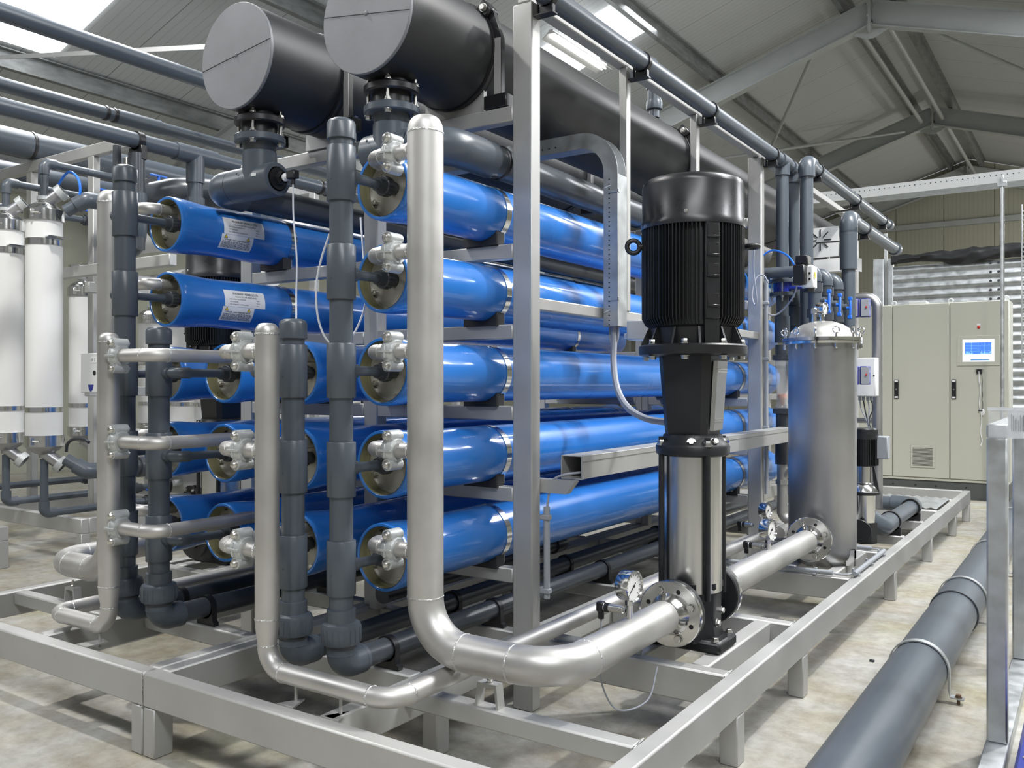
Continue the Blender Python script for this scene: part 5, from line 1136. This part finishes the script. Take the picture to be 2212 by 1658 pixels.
cable('sensor_cable', 'pale grey cable loop on the post right of the big motor', [(-1.79, 5.40, 2.10), (-1.80, 5.42, 1.98), (-1.79, 5.45, 1.80), (-1.81, 5.47, 1.76), (-1.83, 5.48, 1.83), (-1.81, 5.50, 1.93), (-1.77, 5.52, 1.95), (-1.74, 5.53, 1.90)], 0.005, 'cable_grey', n=12)
t = thing('conduit', 'upright grey conduit on the rear rack post between motor and filter', 'conduit', (-1.775, 5.60, 0.6))
part('tube', MB().cyl((-1.775, 5.60, 0.55), (-1.775, 5.60, 1.93), 0.0125, n=14), 'grey_plastic', t)
for z in (1.78, 1.42, 0.98): part('clip', MB().box(-1.80, -1.758, 5.582, 5.61, z - 0.01, z + 0.01, 0.003), 'grey_plastic', t)
# second drop with sockets
t = thing('plastic_pipe', 'grey drop pipe with stepped sockets behind the blue butterfly valve', 'pipe', (-1.742, 6.09, 0.6))
part('pipe', MB().cyl((-1.742, 6.09, 0.5), (-1.742, 6.09, 1.9), 0.040, n=24), 'pvc', t)
for za_, zb2, r_ in ((1.80, 1.96, 0.050), (1.66, 1.79, 0.055), (1.36, 1.52, 0.052)): part('socket', MB().cyl((-1.742, 6.09, za_), (-1.742, 6.09, zb2), r_, n=24), 'pvc', t)
# three elbows with blue-handled ball valves
for i, (yv, dz, nm) in enumerate(((5.71, 0.0, 'nearest'), (5.99, 0.0, 'middle'), (6.28, 0.0, 'farthest'))):
    t = thing('ball_valve', '%s of the three grey ball valves with upright blue levers above the filter' % nm, 'valve', (-1.5, yv, 1.0), 'ball valves with blue levers behind the filter')
    x = -1.50
    part('elbow_pipe', MB().sweep(fillet([(-1.95, yv, 1.985), (x, yv, 1.985), (x, yv, 1.93)], 0.05), 0.036, 22), 'pvc', t)
    part('elbow', MB().sweep(fillet([(x - 0.07, yv, 1.985), (x, yv, 1.985), (x, yv, 1.91)], 0.05), 0.044, 22), 'pvc', t)
    part('pipe', MB().cyl((x, yv, 1.0), (x, yv, 1.93), 0.035, n=22), 'pvc', t)
    for zc in (1.87, 1.71): part('union_nut', MB().lathe((x, yv, zc), (0, 0, 1), [(-0.028, 0.035), (-0.028, 0.048), (0.028, 0.048), (0.028, 0.035)], 20), 'pvc_dark', t)
    bd = part('body', MB().cyl((x, yv, 1.73), (x, yv, 1.85), 0.043, n=22).cyl((x, yv, 1.79), (x + 0.065, yv, 1.79), 0.02, n=16), 'pvc', t)
    valve_handle(bd, (x + 0.06, yv, 1.78), (0, 0.12, 1), 0.15)
# steel pipe with elbow, blue meters, terminal box
t = thing('steel_pipe', 'grey steel pipe elbowing down in front of the control cabinet', 'pipe', (-1.35, 6.85, 0.3))
part('pipe', MB().sweep(fillet([(-1.62, 6.85, 1.90), (-1.35, 6.85, 1.90), (-1.35, 6.85, 0.35)], 0.085, 10), 0.038, 24), 'tank_steel', t)
part('branch', MB().cyl((-1.5, 6.85, 0.99), (-1.37, 6.85, 0.99), 0.02, n=14), 'tank_steel', t)
part('instrument_post', MB().box(-1.475, -1.455, 6.55, 6.58, 0.9, 2.05, 0.002), 'box_steel', t)
for (z, w_) in ((1.73, 'upper'), (1.255, 'lower')):
    for j, (xa_, n_) in enumerate(((-1.465, 'left'), (-1.395, 'right'))):
        t = thing('dosing_meter', '%s %s dark blue meter box with red button on the instrument post' % (w_, n_), 'meter', (xa_, 6.53, z), 'dark blue meter boxes')
        part('case', MB().box(xa_, xa_ + 0.062, 6.46 + 0.03 * j, 6.545, z, z + 0.13, 0.004), 'blue_enamel', t)
        fc = part('front', MB().box(xa_ + 0.028 - 0.02 * j, xa_ + 0.062, 6.455 + 0.03 * j, 6.461 + 0.03 * j, z + 0.005, z + 0.125, 0.001), 'grey_plastic', t)
        part('button', MB().cyl((xa_ + 0.045, 6.45 + 0.03 * j, z + 0.07), (xa_ + 0.045, 6.456 + 0.03 * j, z + 0.07), 0.007, n=12), 'red', fc)
t = thing('terminal_box', 'pale terminal box behind the lower blue meters', 'junction box', (-1.40, 6.7, 1.18))
part('box', MB().box(-1.455, -1.325, 6.66, 6.78, 1.17, 1.45, 0.006), 'white_paint', t)
for xg in (-1.44, -1.415, -1.385, -1.36): part('gland', MB().cyl((xg, 6.70, 1.14), (xg, 6.70, 1.17), 0.011, n=12), 'grey_plastic', t)
part('lock', MB().cyl((-1.335, 6.658, 1.32), (-1.335, 6.662, 1.32), 0.006, n=10), 'seam_black', t)
for i, (xg, w_) in enumerate(((-1.44, 'leftmost'), (-1.415, 'second'), (-1.385, 'third'), (-1.36, 'rightmost'))):
    cable('control_wire', '%s dark wire hanging from the pale terminal box glands' % w_, [(xg, 6.70, 1.145), (xg + 0.01, 6.70, 1.08), (-1.395 + i * 0.006, 6.70, 1.0), (-1.38 + i * 0.005, 6.70, 0.93)], 0.0045, 'cable_dark' if i % 2 else 'cable_grey')
tag(part('bracket_shelf', MB().box(-1.5, -1.30, 6.20, 6.28, 0.90, 0.96, 0.003).prism([(-1.5, 6.2, 0.90), (-1.32, 6.2, 0.90), (-1.36, 6.2, 0.86), (-1.5, 6.2, 0.86)], (0, 0.06, 0)), 'box_steel'), 'grey folded bracket above the small black pump', 'bracket')
# small vertical pump behind the filter
qx, qy = -1.20, 5.70
t = thing('small_pump', 'small black vertical pump with steel barrel half hidden by the filter', 'pump', (qx, qy, 0.28))
part('motor_cowl', MB().lathe((qx, qy, 0.92), (0, 0, 1), [(0, 0.08), (0.0, 0.084), (0.06, 0.084), (0.068, 0.076), (0.068, 0)], 32), 'black_cowl', t)
part('motor_body', MB().cyl((qx, qy, 0.755), (qx, qy, 0.92), 0.074, n=28), 'black_paint', t)
g = MB()
for k2 in range(40):
    a = 2 * PI * k2 / 40; g.obox((qx + 0.078 * math.cos(a), qy + 0.078 * math.sin(a), 0.84), (0.006 * math.cos(a), 0.006 * math.sin(a), 0), (-0.0015 * math.sin(a), 0.0015 * math.cos(a), 0), (0, 0, 0.08), 0)
part('cooling_fins', g, 'black_paint', t)['kind'] = 'stuff'
part('motor_box', MB().box(qx + 0.06, qx + 0.14, qy - 0.02, qy + 0.06, 0.80, 0.94, 0.006), 'grey_plastic', t)
part('lantern', MB().cyl((qx, qy, 0.65), (qx, qy, 0.755), 0.045, n=24), 'brushed_steel', t)
part('lantern_frame', MB().prism([(qx + 0.05, qy - 0.01, 0.755), (qx + 0.06, qy - 0.01, 0.755), (qx + 0.09, qy - 0.01, 0.60), (qx + 0.06, qy - 0.01, 0.60)], (0, 0.02, 0)), 'black_paint', t)
part('dome', MB().lathe((qx, qy, 0.60), (0, 0, 1), [(0, 0.088), (0.02, 0.08), (0.05, 0.055), (0.055, 0.04)], 28), 'polished_steel', t)
part('head_ring', MB().disc((qx, qy, 0.58), (0, 0, 1), 0, 0.022, 0.094, 0.004, 28), 'black_paint', t)
part('barrel', MB().cyl((qx, qy, 0.40), (qx, qy, 0.58), 0.066, n=32), 'polished_steel', t)
part('base', MB().cyl((qx, qy, 0.283), (qx, qy, 0.41), 0.076, n=8).cyl((qx - 0.0, qy - 0.12, 0.37), (qx, qy + 0.12, 0.37), 0.05, n=20), 'black_paint', t)
for s in (-1, 1): part('port_flange', MB().disc((qx, qy + s * 0.12, 0.37), (0, s, 0), 0, 0.014, 0.07, 0.003, 28), 'black_paint', t)
t = thing('plastic_pipe', 'shiny grey pipe with elbows clamped low on the skid beyond the filter', 'pipe', (-1.12, 6.2, 0.30))
part('pipe', MB().sweep(fillet([(-1.50, 5.60, 0.72), (-1.12, 5.78, 0.37), (-1.12, 7.0, 0.37), (-1.75, 7.0, 0.37)], 0.09, 9), 0.052, 28), 'pvc', t)
part('elbow', MB().sweep(fillet([(-1.22, 5.733, 0.462), (-1.12, 5.78, 0.37), (-1.12, 5.93, 0.37)], 0.09, 9), 0.062, 28), 'pvc', t)
part('elbow', MB().sweep(fillet([(-1.12, 6.84, 0.37), (-1.12, 7.0, 0.37), (-1.28, 7.0, 0.37)], 0.09, 9), 0.062, 28), 'pvc', t)
part('sleeve', MB().cyl((-1.12, 5.92, 0.37), (-1.12, 6.06, 0.37), 0.060, n=28), 'pvc', t)
for yc_ in (6.09, 6.83):
    part('pipe_clip', MB().lathe((-1.12, yc_, 0.37), (0, 1, 0), [(-0.014, 0.052), (-0.014, 0.066), (0.014, 0.066), (0.014, 0.052)], 28).box(-1.18, -1.055, yc_ - 0.014, yc_ + 0.014, 0.281, 0.34, 0.004), 'black_plastic', t)
# galvanised tray pieces high behind the drop pipes
t = thing('cable_tray', 'pale perforated tray end with curved bend high behind the grey drop pipes', 'cable tray', (-1.75, 7.3, 2.2))
part('tray_plate', MB().box(-1.98, -1.72, 7.25, 7.254, 2.28, 2.52, 0.001), 'white_paint', t)
g = MB()
for k2 in range(8):
    a = 2 * PI * k2 / 8; c = Vector((-1.86, 7.247, 2.42)); d = Vector((math.cos(a), 0, math.sin(a))); g.bar(c + d * 0.03, c + d * 0.085, 0.006, 0.012, up=(0, 1, 0), b=0)
part('slots', g, 'seam_black', t)['kind'] = 'stuff'
part('side_web', MB().box(-2.05, -1.80, 7.24, 7.245, 2.17, 2.26, 0.001), 'white_paint', t)
pts = [(-1.80, 7.24), (-1.72, 7.245), (-1.65, 7.27), (-1.60, 7.32), (-1.575, 7.40)]
vs = [];
for (a, b) in pts: vs += [(a, b, 2.16), (a, b, 2.265)]
part('curved_web', MB().add(vs, [[2 * i, 2 * i + 2, 2 * i + 3, 2 * i + 1] for i in range(4)]), 'white_paint', t)

# ================================================================== overhead pipes at left
def long_pipe(label, x, z, r, y0, y1, rings=(), sleeves=(), m='pvc'):
    t = thing('overhead_pipe', label, 'pipe', (x, y0, z), 'grey overhead pipes at left')
    part('pipe', MB().cyl((x, y0, z), (x, y1, z), r, n=32), m, t)
    for y in rings: part('clamp_ring', MB().ring((x, y, z), (0, 1, 0), r, 0.016, 0.008), 'black_plastic', t)
    for a, b in sleeves: part('sleeve', MB().cyl((x, a, z), (x, b, z), r * 1.14, n=32), m, t)
    return t
long_pipe('topmost dark overhead pipe passing behind the left black header', -5.35, 3.44, 0.055, 1.5, 12)
long_pipe('grey overhead pipe with a long sleeve, second from the top at left', -5.97, 3.22, 0.047, 1.5, 12, (onX(228, 240, -5.97).y, onX(246, 245, -5.97).y), ((onX(250, 250, -5.97).y, onX(345, 280, -5.97).y),))
pc = long_pipe('grey overhead pipe with a tee and black bracket, third from the top at left', -5.02, 2.785, 0.050, 1.5, 12, (onX(690, 400, -5.02).y, onX(705, 405, -5.02).y))
ty_ = onX(422, 340, -5.02).y
part('tee', MB().cyl((-5.02, ty_ - 0.16, 2.785), (-5.02, ty_ + 0.16, 2.785), 0.06, n=28).cyl((-5.02, ty_, 2.785), (-5.02, ty_, 2.60), 0.06, n=28), 'pvc', pc)
part('drop', MB().sweep(fillet([(-5.02, ty_, 2.62), (-5.02, ty_, 2.36), (-5.30, ty_, 2.36)], 0.09), 0.05, 24), 'pvc', pc)
part('drop_elbow', MB().sweep(fillet([(-5.02, ty_, 2.50), (-5.02, ty_, 2.36), (-5.14, ty_, 2.36)], 0.09), 0.062, 24), 'pvc', pc)
part('bracket', MB().lathe((-5.02, onX(298, 310, -5.02).y, 2.785), (0, 1, 0), [(-0.02, 0.05), (-0.02, 0.06), (0.02, 0.06), (0.02, 0.05)], 28).box(-5.09, -4.95, onX(298, 310, -5.02).y - 0.02, onX(298, 310, -5.02).y + 0.02, 2.66, 2.75, 0.004), 'black_plastic', pc)
bv = part('bolted_valve', MB().cyl((-5.30, ty_, 2.36), (-5.24, ty_, 2.36), 0.115, n=32).cyl((-5.42, ty_, 2.36), (-5.36, ty_, 2.36), 0.115, n=32), 'black_plastic', pc)
part('valve_body', MB().cyl((-5.36, ty_, 2.36), (-5.30, ty_, 2.36), 0.10, n=32).cyl((-5.33, ty_, 2.40), (-5.33, ty_, 2.52), 0.03, n=16), 'blue_enamel', pc)
for k2 in range(8):
    a = 2 * PI * k2 / 8; part('stud_bolt', MB().cyl((-5.44, ty_ + 0.09 * math.cos(a), 2.36 + 0.09 * math.sin(a)), (-5.22, ty_ + 0.09 * math.cos(a), 2.36 + 0.09 * math.sin(a)), 0.007, n=8).hexbolt((-5.24, ty_ + 0.09 * math.cos(a), 2.36 + 0.09 * math.sin(a)), (1, 0, 0), 0.014, 0.014), 'bolt_steel', bv)
t = thing('overhead_pipe', 'fat grey bend lying behind the tee of the third overhead pipe', 'pipe', (-5.6, 4.4, 2.65), 'grey overhead pipes at left')
part('bend', MB().sweep(fillet([(-5.9, 3.95, 2.66), (-5.55, 3.95, 2.66), (-5.30, 4.3, 2.66), (-5.30, 5.2, 2.66)], 0.22, 10), 0.105, 28), 'pvc_dark', t)
for s, r_ in ((-5.92, 0.14), (-5.97, 0.14)): part('flange', MB().disc((s, 3.95, 2.66), (1, 0, 0), 0, 0.03, r_, 0.003, 28), 'black_plastic', t)
long_pipe('fat grey overhead pipe at the far left edge in a black clamp', -7.5, 3.275, 0.112, 1.8, 9.5, (onX(66, 300, -7.5).y,))
long_pipe('lowest grey overhead pipe at the far left edge', -8.2, 3.18, 0.095, 1.8, 9.5)

# ================================================================== ultrafiltration rack at far left
uf = thing('skid_frame', 'stainless frame of the white membrane rack at far left', 'frame', (-6.5, 4, 0))
part('front_beam', MB().box(-9.0, -6.125, 3.54, 3.60, 0.17, 0.28, 0.005), S_, uf)
part('long_beam', MB().box(-6.185, -6.125, 3.60, 9.5, 0.17, 0.28, 0.005), S_, uf)
part('long_beam', MB().box(-7.6, -7.54, 3.60, 9.5, 0.17, 0.28, 0.005), S_, uf)
for y in (4.6, 5.8, 7.0): part('cross_beam', MB().box(-7.54, -6.185, y, y + 0.06, 0.17, 0.28, 0.005), S_, uf)
part('leg', MB().box(-6.19, -6.125, 3.54, 3.61, 0, 0.17, 0.004), S_, uf)
for y in (5.8, 8.0): part('leg', MB().box(-6.19, -6.125, y, y + 0.07, 0, 0.17, 0.004), S_, uf)
for x, y, z1 in ((-6.62, 3.9, 3.06), (-6.15, 5.8, 3.06), (-7.55, 3.9, 3.06), (-6.15, 8.0, 2.84)): part('post', MB().box(x - 0.04, x + 0.04, y, y + 0.06, 0.0 if x > -6.1 else 0.28, z1, 0.005), S_, uf)
part('top_beam', MB().box(-9.4, -6.1, 3.9, 3.96, 3.06, 3.15, 0.005), S_, uf)
part('top_beam', MB().box(-7.6, -6.1, 5.8, 5.86, 3.06, 3.15, 0.005), S_, uf)
part('thin_post', MB().box(-5.23, -5.19, 3.3, 3.33, 0.0, 2.72, 0.003), S_, uf)
part('rack_beam', MB().box(-7.8, -5.2, 3.62, 3.68, 2.06, 2.14, 0.005), S_, uf)
part('rack_beam', MB().box(-6.19, -6.13, 3.6, 8.2, 1.93, 2.01, 0.005), S_, uf)
part('rack_beam', MB().box(-6.19, -6.13, 3.6, 8.2, 1.17, 1.24, 0.005), S_, uf)
part('rack_beam', MB().box(-7.8, -5.35, 5.8, 5.86, 1.86, 1.95, 0.005), S_, uf)
part('rack_beam', MB().box(-5.36, -5.30, 3.22, 8.2, 1.90, 1.98, 0.005), S_, uf)
part('rack_beam', MB().box(-7.8, -5.35, 5.8, 5.86, 1.16, 1.23, 0.005), S_, uf)
s2 = thing('trestle_frame', 'stainless trestle corner on the floor at the far left edge', 'frame', (-6.4, 2.8, 0))
part('beam', MB().box(-6.29, -6.20, 1.6, 3.07, 0.19, 0.285, 0.005), S_, s2)
part('beam', MB().box(-7.6, -6.29, 2.99, 3.07, 0.19, 0.285, 0.005), S_, s2)
part('leg', MB().box(-6.29, -6.20, 2.99, 3.07, 0, 0.19, 0.004), S_, s2)
def module(label, x, y, r=0.121, zt=2.43, zb=0.89, group='white membrane modules'):
    t = thing('membrane_module', label, 'filter module', (x, y, zb - 0.2), group)
    part('tube', MB().cyl((x, y, zb), (x, y, zt), r, n=48), 'white_plastic', t)
    for z0, z1, dr in ((zt - 0.004, zt + 0.075, 0.012), (zb - 0.075, zb + 0.004, 0.012)):
        b_ = part('end_clamp', MB().lathe((x, y, z0), (0, 0, 1), [(0, r), (0, r + dr), (z1 - z0, r + dr), (z1 - z0, r - 0.01)], 48), 'polished_steel', t)
        part('clamp_screw', MB().cyl((x + r * 0.55, y - r - 0.004, (z0 + z1) / 2), (x + r * 0.95, y - r * 0.8, (z0 + z1) / 2), 0.006, n=8).box(x + r * 0.5, x + r * 0.62, y - r - 0.016, y - r * 0.8, z0 + 0.012, z1 - 0.012, 0.002), 'bolt_steel', b_)
    part('top_dome', MB().lathe((x, y, zt + 0.075), (0, 0, 1), [(0, r + 0.004), (0.03, r * 0.82), (0.055, r * 0.45), (0.06, 0.035), (0.085, 0.035), (0.085, 0)], 40), 'polished_steel', t)
    part('bottom_dome', MB().lathe((x, y, zb - 0.075), (0, 0, -1), [(0, r + 0.004), (0.03, r * 0.82), (0.055, r * 0.45), (0.06, 0.035), (0.085, 0.035), (0.085, 0)], 40), 'tank_steel', t)
    for z, h in ((2.25, 0.045), (1.06, 0.035)): part('band', MB().lathe((x, y, z), (0, 0, 1), [(0, r), (0, r + 0.005), (h, r + 0.005), (h, r)], 48), 'polished_steel', t)
    part('band_plate', MB().prism([(x - r - 0.03, y - 0.02, 2.30), (x + r + 0.05, y - 0.06, 2.30), (x + r + 0.05, y + 0.10, 2.30), (x - r - 0.03, y + 0.10, 2.30)], (0, 0, 0.008)), 'polished_steel', t)
    part('top_clamp', MB().lathe((x, y, zt + 0.15), (0, 0, 1), [(0, 0.03), (0.0, 0.05), (0.025, 0.05), (0.025, 0.03)], 20), 'cast_grey', t)
    # side outlets with clamp collars, top right and bottom right
    for z, s in ((zt + 0.12, 1), (zb - 0.12, -1)):
        d = Vector((0.55, 0.55, 0.62 * s)).normalized(); c = Vector((x, y, z)) + d * 0.07
        part('side_port', MB().cyl(c - d * 0.05, c + d * 0.06, 0.045, n=24), 'tank_steel', t)
        part('port_collar', MB().lathe(c + d * 0.05, d, [(0, 0.045), (0, 0.06), (0.045, 0.06), (0.045, 0.045)], 28), 'cast_grey', t)
    return t
module('white membrane module with steel end clamps, fully in view at far left', -6.30, 3.364)
module('white membrane module cut by the left picture edge', -6.93, 3.41)
for i, (x, y, l) in enumerate(((-7.40, 4.3, 'short pale module standing between the white module and the left risers'), (-7.6, 5.1, 'pale module seen right of the left tall riser pair'), (-7.15, 5.1, 'pale module seen just left of the labelled vessel mouths'), (-6.75, 5.1, 'pale module seen beneath the labelled vessels'))):
    module(l, x, y, zt=2.03 if i == 0 else 1.85)
# ball-valve feed lines at top and bottom of the rack
def valve_line(label, pts, r=0.028, valve_at=0.6, up=(0, 0, 1), seg=1, m='pvc', group='grey feed lines with blue valves'):
    P = [Vector(p) for p in pts]
    t = thing('feed_line', label, 'pipe', P[0], group)
    part('pipe', MB().sweep(fillet(P, 0.04, 6), r, 18), m, t)
    for i in range(1, len(P) - 1):
        a = (P[i - 1] - P[i]).normalized(); b = (P[i + 1] - P[i]).normalized(); part('elbow', MB().sweep(fillet([P[i] + a * 0.085, P[i], P[i] + b * 0.085], 0.04, 8), r * 1.3, 18), m, t)
    a, b = P[seg], P[seg + 1]; d = (b - a).normalized(); c = a + (b - a) * valve_at
    bd = part('valve_body', MB().lathe(c, d, [(-0.10, r), (-0.10, r * 1.35), (-0.075, r * 1.35), (-0.075, r * 1.75), (-0.03, r * 1.75), (-0.03, r * 1.45), (0.05, r * 1.45), (0.05, r * 1.75), (0.09, r * 1.75), (0.09, r * 1.3), (0.13, r * 1.3), (0.13, r)], 22), 'pvc_dark', t)
    u = Vector(up); hd = c + u * (r * 1.45 + 0.012)
    part('lever', MB().obox(hd + u * 0.035, d * 0.075, u.cross(d) * 0.012, u * 0.008, 0.004).cyl(hd - u * 0.02, hd + u * 0.035, 0.012, n=12), 'blue_handle', bd, 'blue lever')
    e = P[-1]; fl = part('end_flange', MB().disc(e, -d, 0, 0.022, 0.085, 0.003, 28), 'black_plastic', t)
    part('end_flange', MB().disc(e + d * 0.03, d, 0, 0.022, 0.085, 0.003, 28), 'black_plastic', t)
    uu, ww = frame_of(d)
    for k2 in range(4):
        aa = PI / 4 + PI / 2 * k2; q = e + (uu * math.cos(aa) + ww * math.sin(aa)) * 0.064; part('flange_bolt', MB().hexbolt(q - d * 0.022, -d, 0.012, 0.013), 'bolt_steel', fl)
    return t
valve_line('grey pipe rising from the nearest white module, blue lever on its level run', [(-6.30, 3.364, 2.60), (-6.30, 3.364, 2.85), (-6.30, 4.55, 2.85)], valve_at=0.78)
valve_line('grey pipe rising from the edge module, blue lever left of the first', [(-6.93, 3.41, 2.60), (-6.93, 3.41, 2.80), (-6.93, 4.75, 2.80)], valve_at=0.55)
valve_line('grey pipe high at the left edge with half-cut blue lever', [(-7.5, 3.45, 2.55), (-7.5, 3.45, 2.72), (-7.5, 5.1, 2.72)], valve_at=0.6)
valve_line('grey pipe low at far left edge, blue lever behind the first foot pipe', [(-7.5, 3.45, 0.7), (-7.5, 3.45, 0.42), (-7.5, 5.1, 0.42)], valve_at=0.6)
valve_line('grey foot pipe below the edge module, turning level with blue lever', [(-6.93, 3.41, 0.72), (-6.93, 3.41, 0.36), (-6.93, 4.75, 0.36)], valve_at=0.75)
valve_line('grey foot pipe below the nearest white module, turning level with blue lever', [(-6.30, 3.364, 0.72), (-6.30, 3.364, 0.33), (-6.30, 4.6, 0.33)], valve_at=0.72)
for x, z, l in ((-6.05, 2.52, 'grey elbow pipe with clamp beside the nearest module top, blue lever behind'), (-6.05, 0.70, 'grey elbow pipe with clamp beside the nearest module foot, blue lever above')):
    s = 1 if z > 1 else -1
    t = valve_line(l, [(x - 0.12, 3.45, z - 0.02 * s), (x - 0.02, 3.55, z + 0.07 * s), (x - 0.02, 4.5, z + 0.07 * s)], r=0.045, valve_at=0.5)
t = thing('sampling_tap', 'small grey sampling tap with tilted blue lever and clear tube', 'tap', (-5.95, 3.9, 2.2))
part('body', MB().sweep(fillet([(-6.15, 3.8, 2.44), (-5.98, 3.8, 2.44), (-5.98, 3.8, 2.30)], 0.03), 0.035, 18).cyl((-5.98, 3.8, 2.26), (-5.98, 3.8, 2.36), 0.048, n=18), 'pvc', t)
part('flange', MB().disc((-6.08, 3.8, 2.44), (1, 0, 0), 0, 0.03, 0.09, 0.003, 24), 'black_plastic', t)
part('lever', MB().obox((-6.03, 3.72, 2.33), Vector((0.5, 0, 0.4)) * 0.1, (0, 0.012, 0), Vector((-0.4, 0, 0.5)) * 0.03, 0.004), 'blue_handle', t)
part('clear_tube', MB().cyl((-5.98, 3.8, 1.95), (-5.98, 3.8, 2.27), 0.024, n=16), 'clear_plastic', t)
cable('air_tube', 'blue air tube arching over the white module top', [(-6.45, 3.5, 2.47), (-6.43, 3.5, 2.58), (-6.36, 3.5, 2.72), (-6.22, 3.5, 2.80), (-6.10, 3.5, 2.74), (-6.07, 3.5, 2.64), (-6.11, 3.5, 2.54)], 0.009, 'tube_blue', n=12)
# pale header barrels lying across behind the modules
for i, (a, b, r, l) in enumerate((((-7.6, 4.75, 2.58), (-6.12, 4.75, 2.58), 0.13, 'pale grey header barrel lying behind the module tops, black end flange'), ((-7.2, 5.5, 2.62), (-5.5, 5.5, 2.62), 0.14, 'pale grey header barrel higher and farther back behind the left risers'),
                                  ((-7.0, 4.9, 2.16), (-5.72, 4.9, 2.16), 0.13, 'pale grey header barrel below the sampling tap'), ((-7.4, 4.8, 0.62), (-5.9, 4.8, 0.62), 0.13, 'pale grey header barrel low behind the module feet'), ((-7.4, 5.0, 0.38), (-5.8, 5.0, 0.38), 0.12, 'lowest pale grey header barrel behind the foot pipes'))):
    t = thing('header_barrel', l, 'pipe', a, 'pale header barrels of the membrane rack')
    part('barrel', MB().lathe(a, Vector(b) - Vector(a), [(0, 0), (0, r), ((Vector(b) - Vector(a)).length, r), ((Vector(b) - Vector(a)).length + 0.06, r * 0.8), ((Vector(b) - Vector(a)).length + 0.08, 0)], 32), 'white_paint', t)
    for f in (0.35, 0.62, 0.85): 
        p = Vector(a) + (Vector(b) - Vector(a)) * f; part('nozzle', MB().cyl(p + Vector((0, -r * 0.8, 0.0)), p + Vector((0, -r - 0.08, 0.0)), 0.03, n=14), 'white_paint', t)
# electrical box on the rack with handwritten tag
t = thing('terminal_box', 'pale terminal box tagged UF 2 beside the left steel riser', 'junction box', (-5.25, 3.2, 1.22))
bx0, bx1, by = -5.40, -5.19, 3.05
p0_ = onY(174, 763, by); p1_ = onY(212, 848, by)
part('box', MB().box(p0_.x, p0_.x + 0.26, by, by + 0.12, p1_.z, p0_.z, 0.004), 'white_paint', t)
part('tag', MB().box(p0_.x + 0.11, p0_.x + 0.18, by - 0.002, by, p0_.z - 0.06, p0_.z - 0.025, 0), 'label_white', t)
m = MB(); vs, fs = text_mesh('UF 2', 0.026); m.add([(p0_.x + 0.115 + v.x, by - 0.0025, p0_.z - 0.052 + v.y) for v in vs], fs); part('tag_text', m, 'ink', t)
part('lock', MB().cyl((p0_.x + 0.155, by - 0.003, (p0_.z + p1_.z) / 2), (p0_.x + 0.155, by, (p0_.z + p1_.z) / 2), 0.014, n=14), 'seam_black', t)
part('maker_badge', MB().prism([(p0_.x + 0.085, by - 0.002, p1_.z + 0.05), (p0_.x + 0.145, by - 0.002, p1_.z + 0.05), (p0_.x + 0.135, by - 0.002, p1_.z + 0.02), (p0_.x + 0.115, by - 0.002, p1_.z + 0.005), (p0_.x + 0.095, by - 0.002, p1_.z + 0.02)], (0, 0.002, 0)), 'blue_enamel', t)
part('stand', MB().box(p0_.x + 0.1, p0_.x + 0.16, by + 0.12, by + 0.16, 0, p0_.z + 0.3, 0.003), 'box_steel', t)
cable('control_wire', 'grey wire dropping from the UF 2 terminal box', [(p0_.x + 0.15, by + 0.05, p1_.z), (p0_.x + 0.15, by + 0.05, p1_.z - 0.1), (p0_.x + 0.18, by + 0.05, p1_.z - 0.2)], 0.006, 'cable_grey')
cable('control_wire', 'pale drooping wire pair below the lower left feed valve', [onY(142, 1002, 3.6), onY(160, 1016, 3.6), onY(175, 1013, 3.6), onY(188, 1004, 3.6)], 0.006, 'cable_white')
cable('hose_loop', 'black hose loop above the lower left feed valve', [onY(143, 975, 3.7), onY(146, 958, 3.7), onY(160, 948, 3.7), onY(180, 948, 3.7), onY(192, 955, 3.7)], 0.012, 'cable_dark')
# white cabinets standing behind the left train
for i, (x, y, l) in enumerate(((-9.3, 6.4, 'tall white cabinet seen between left riser and labelled vessels'), (-8.35, 6.6, 'tall white cabinet seen below the labelled vessels'), (-7.4, 6.9, 'tall white cabinet behind the left rack beams'))):
    t = thing('white_cabinet', l, 'cabinet', (x, y, 0), 'white cabinets at the back left')
    part('carcass', MB().box(x, x + 0.9, y + 0.02, y + 0.5, 0, 2.1, 0.004), 'white_paint', t)
    for a in (0, 0.45): 
        d_ = part('door', MB().box(x + a + 0.005, x + a + 0.445, y, y + 0.02, 0.1, 2.08, 0.004), 'white_paint', t); part('handle', MB().box(x + a + 0.4, x + a + 0.425, y - 0.02, y, 0.95, 1.15, 0.004), 'black_plastic', d_)
t = thing('plastic_pipe', 'pair of upright dark grey pipes beside the thin post at left', 'pipe', (-5.1, 3.2, 1.5))
for (px_, r_, z0, z1) in ((253, 0.026, 1.2, 2.78), (295, 0.050, 2.1, 2.70)):
    p = onY(px_, 400, 3.25); part('pipe', MB().cyl((p.x, p.y, z0), (p.x, p.y, z1), r_, n=20), 'pvc_dark', t)
p = onY(295, 400, 3.25); part('elbow', MB().sweep(fillet([(p.x, p.y, 2.45), (p.x, p.y, 2.12), (p.x - 0.35, p.y + 0.1, 2.12)], 0.12), 0.062, 22), 'pvc', t)
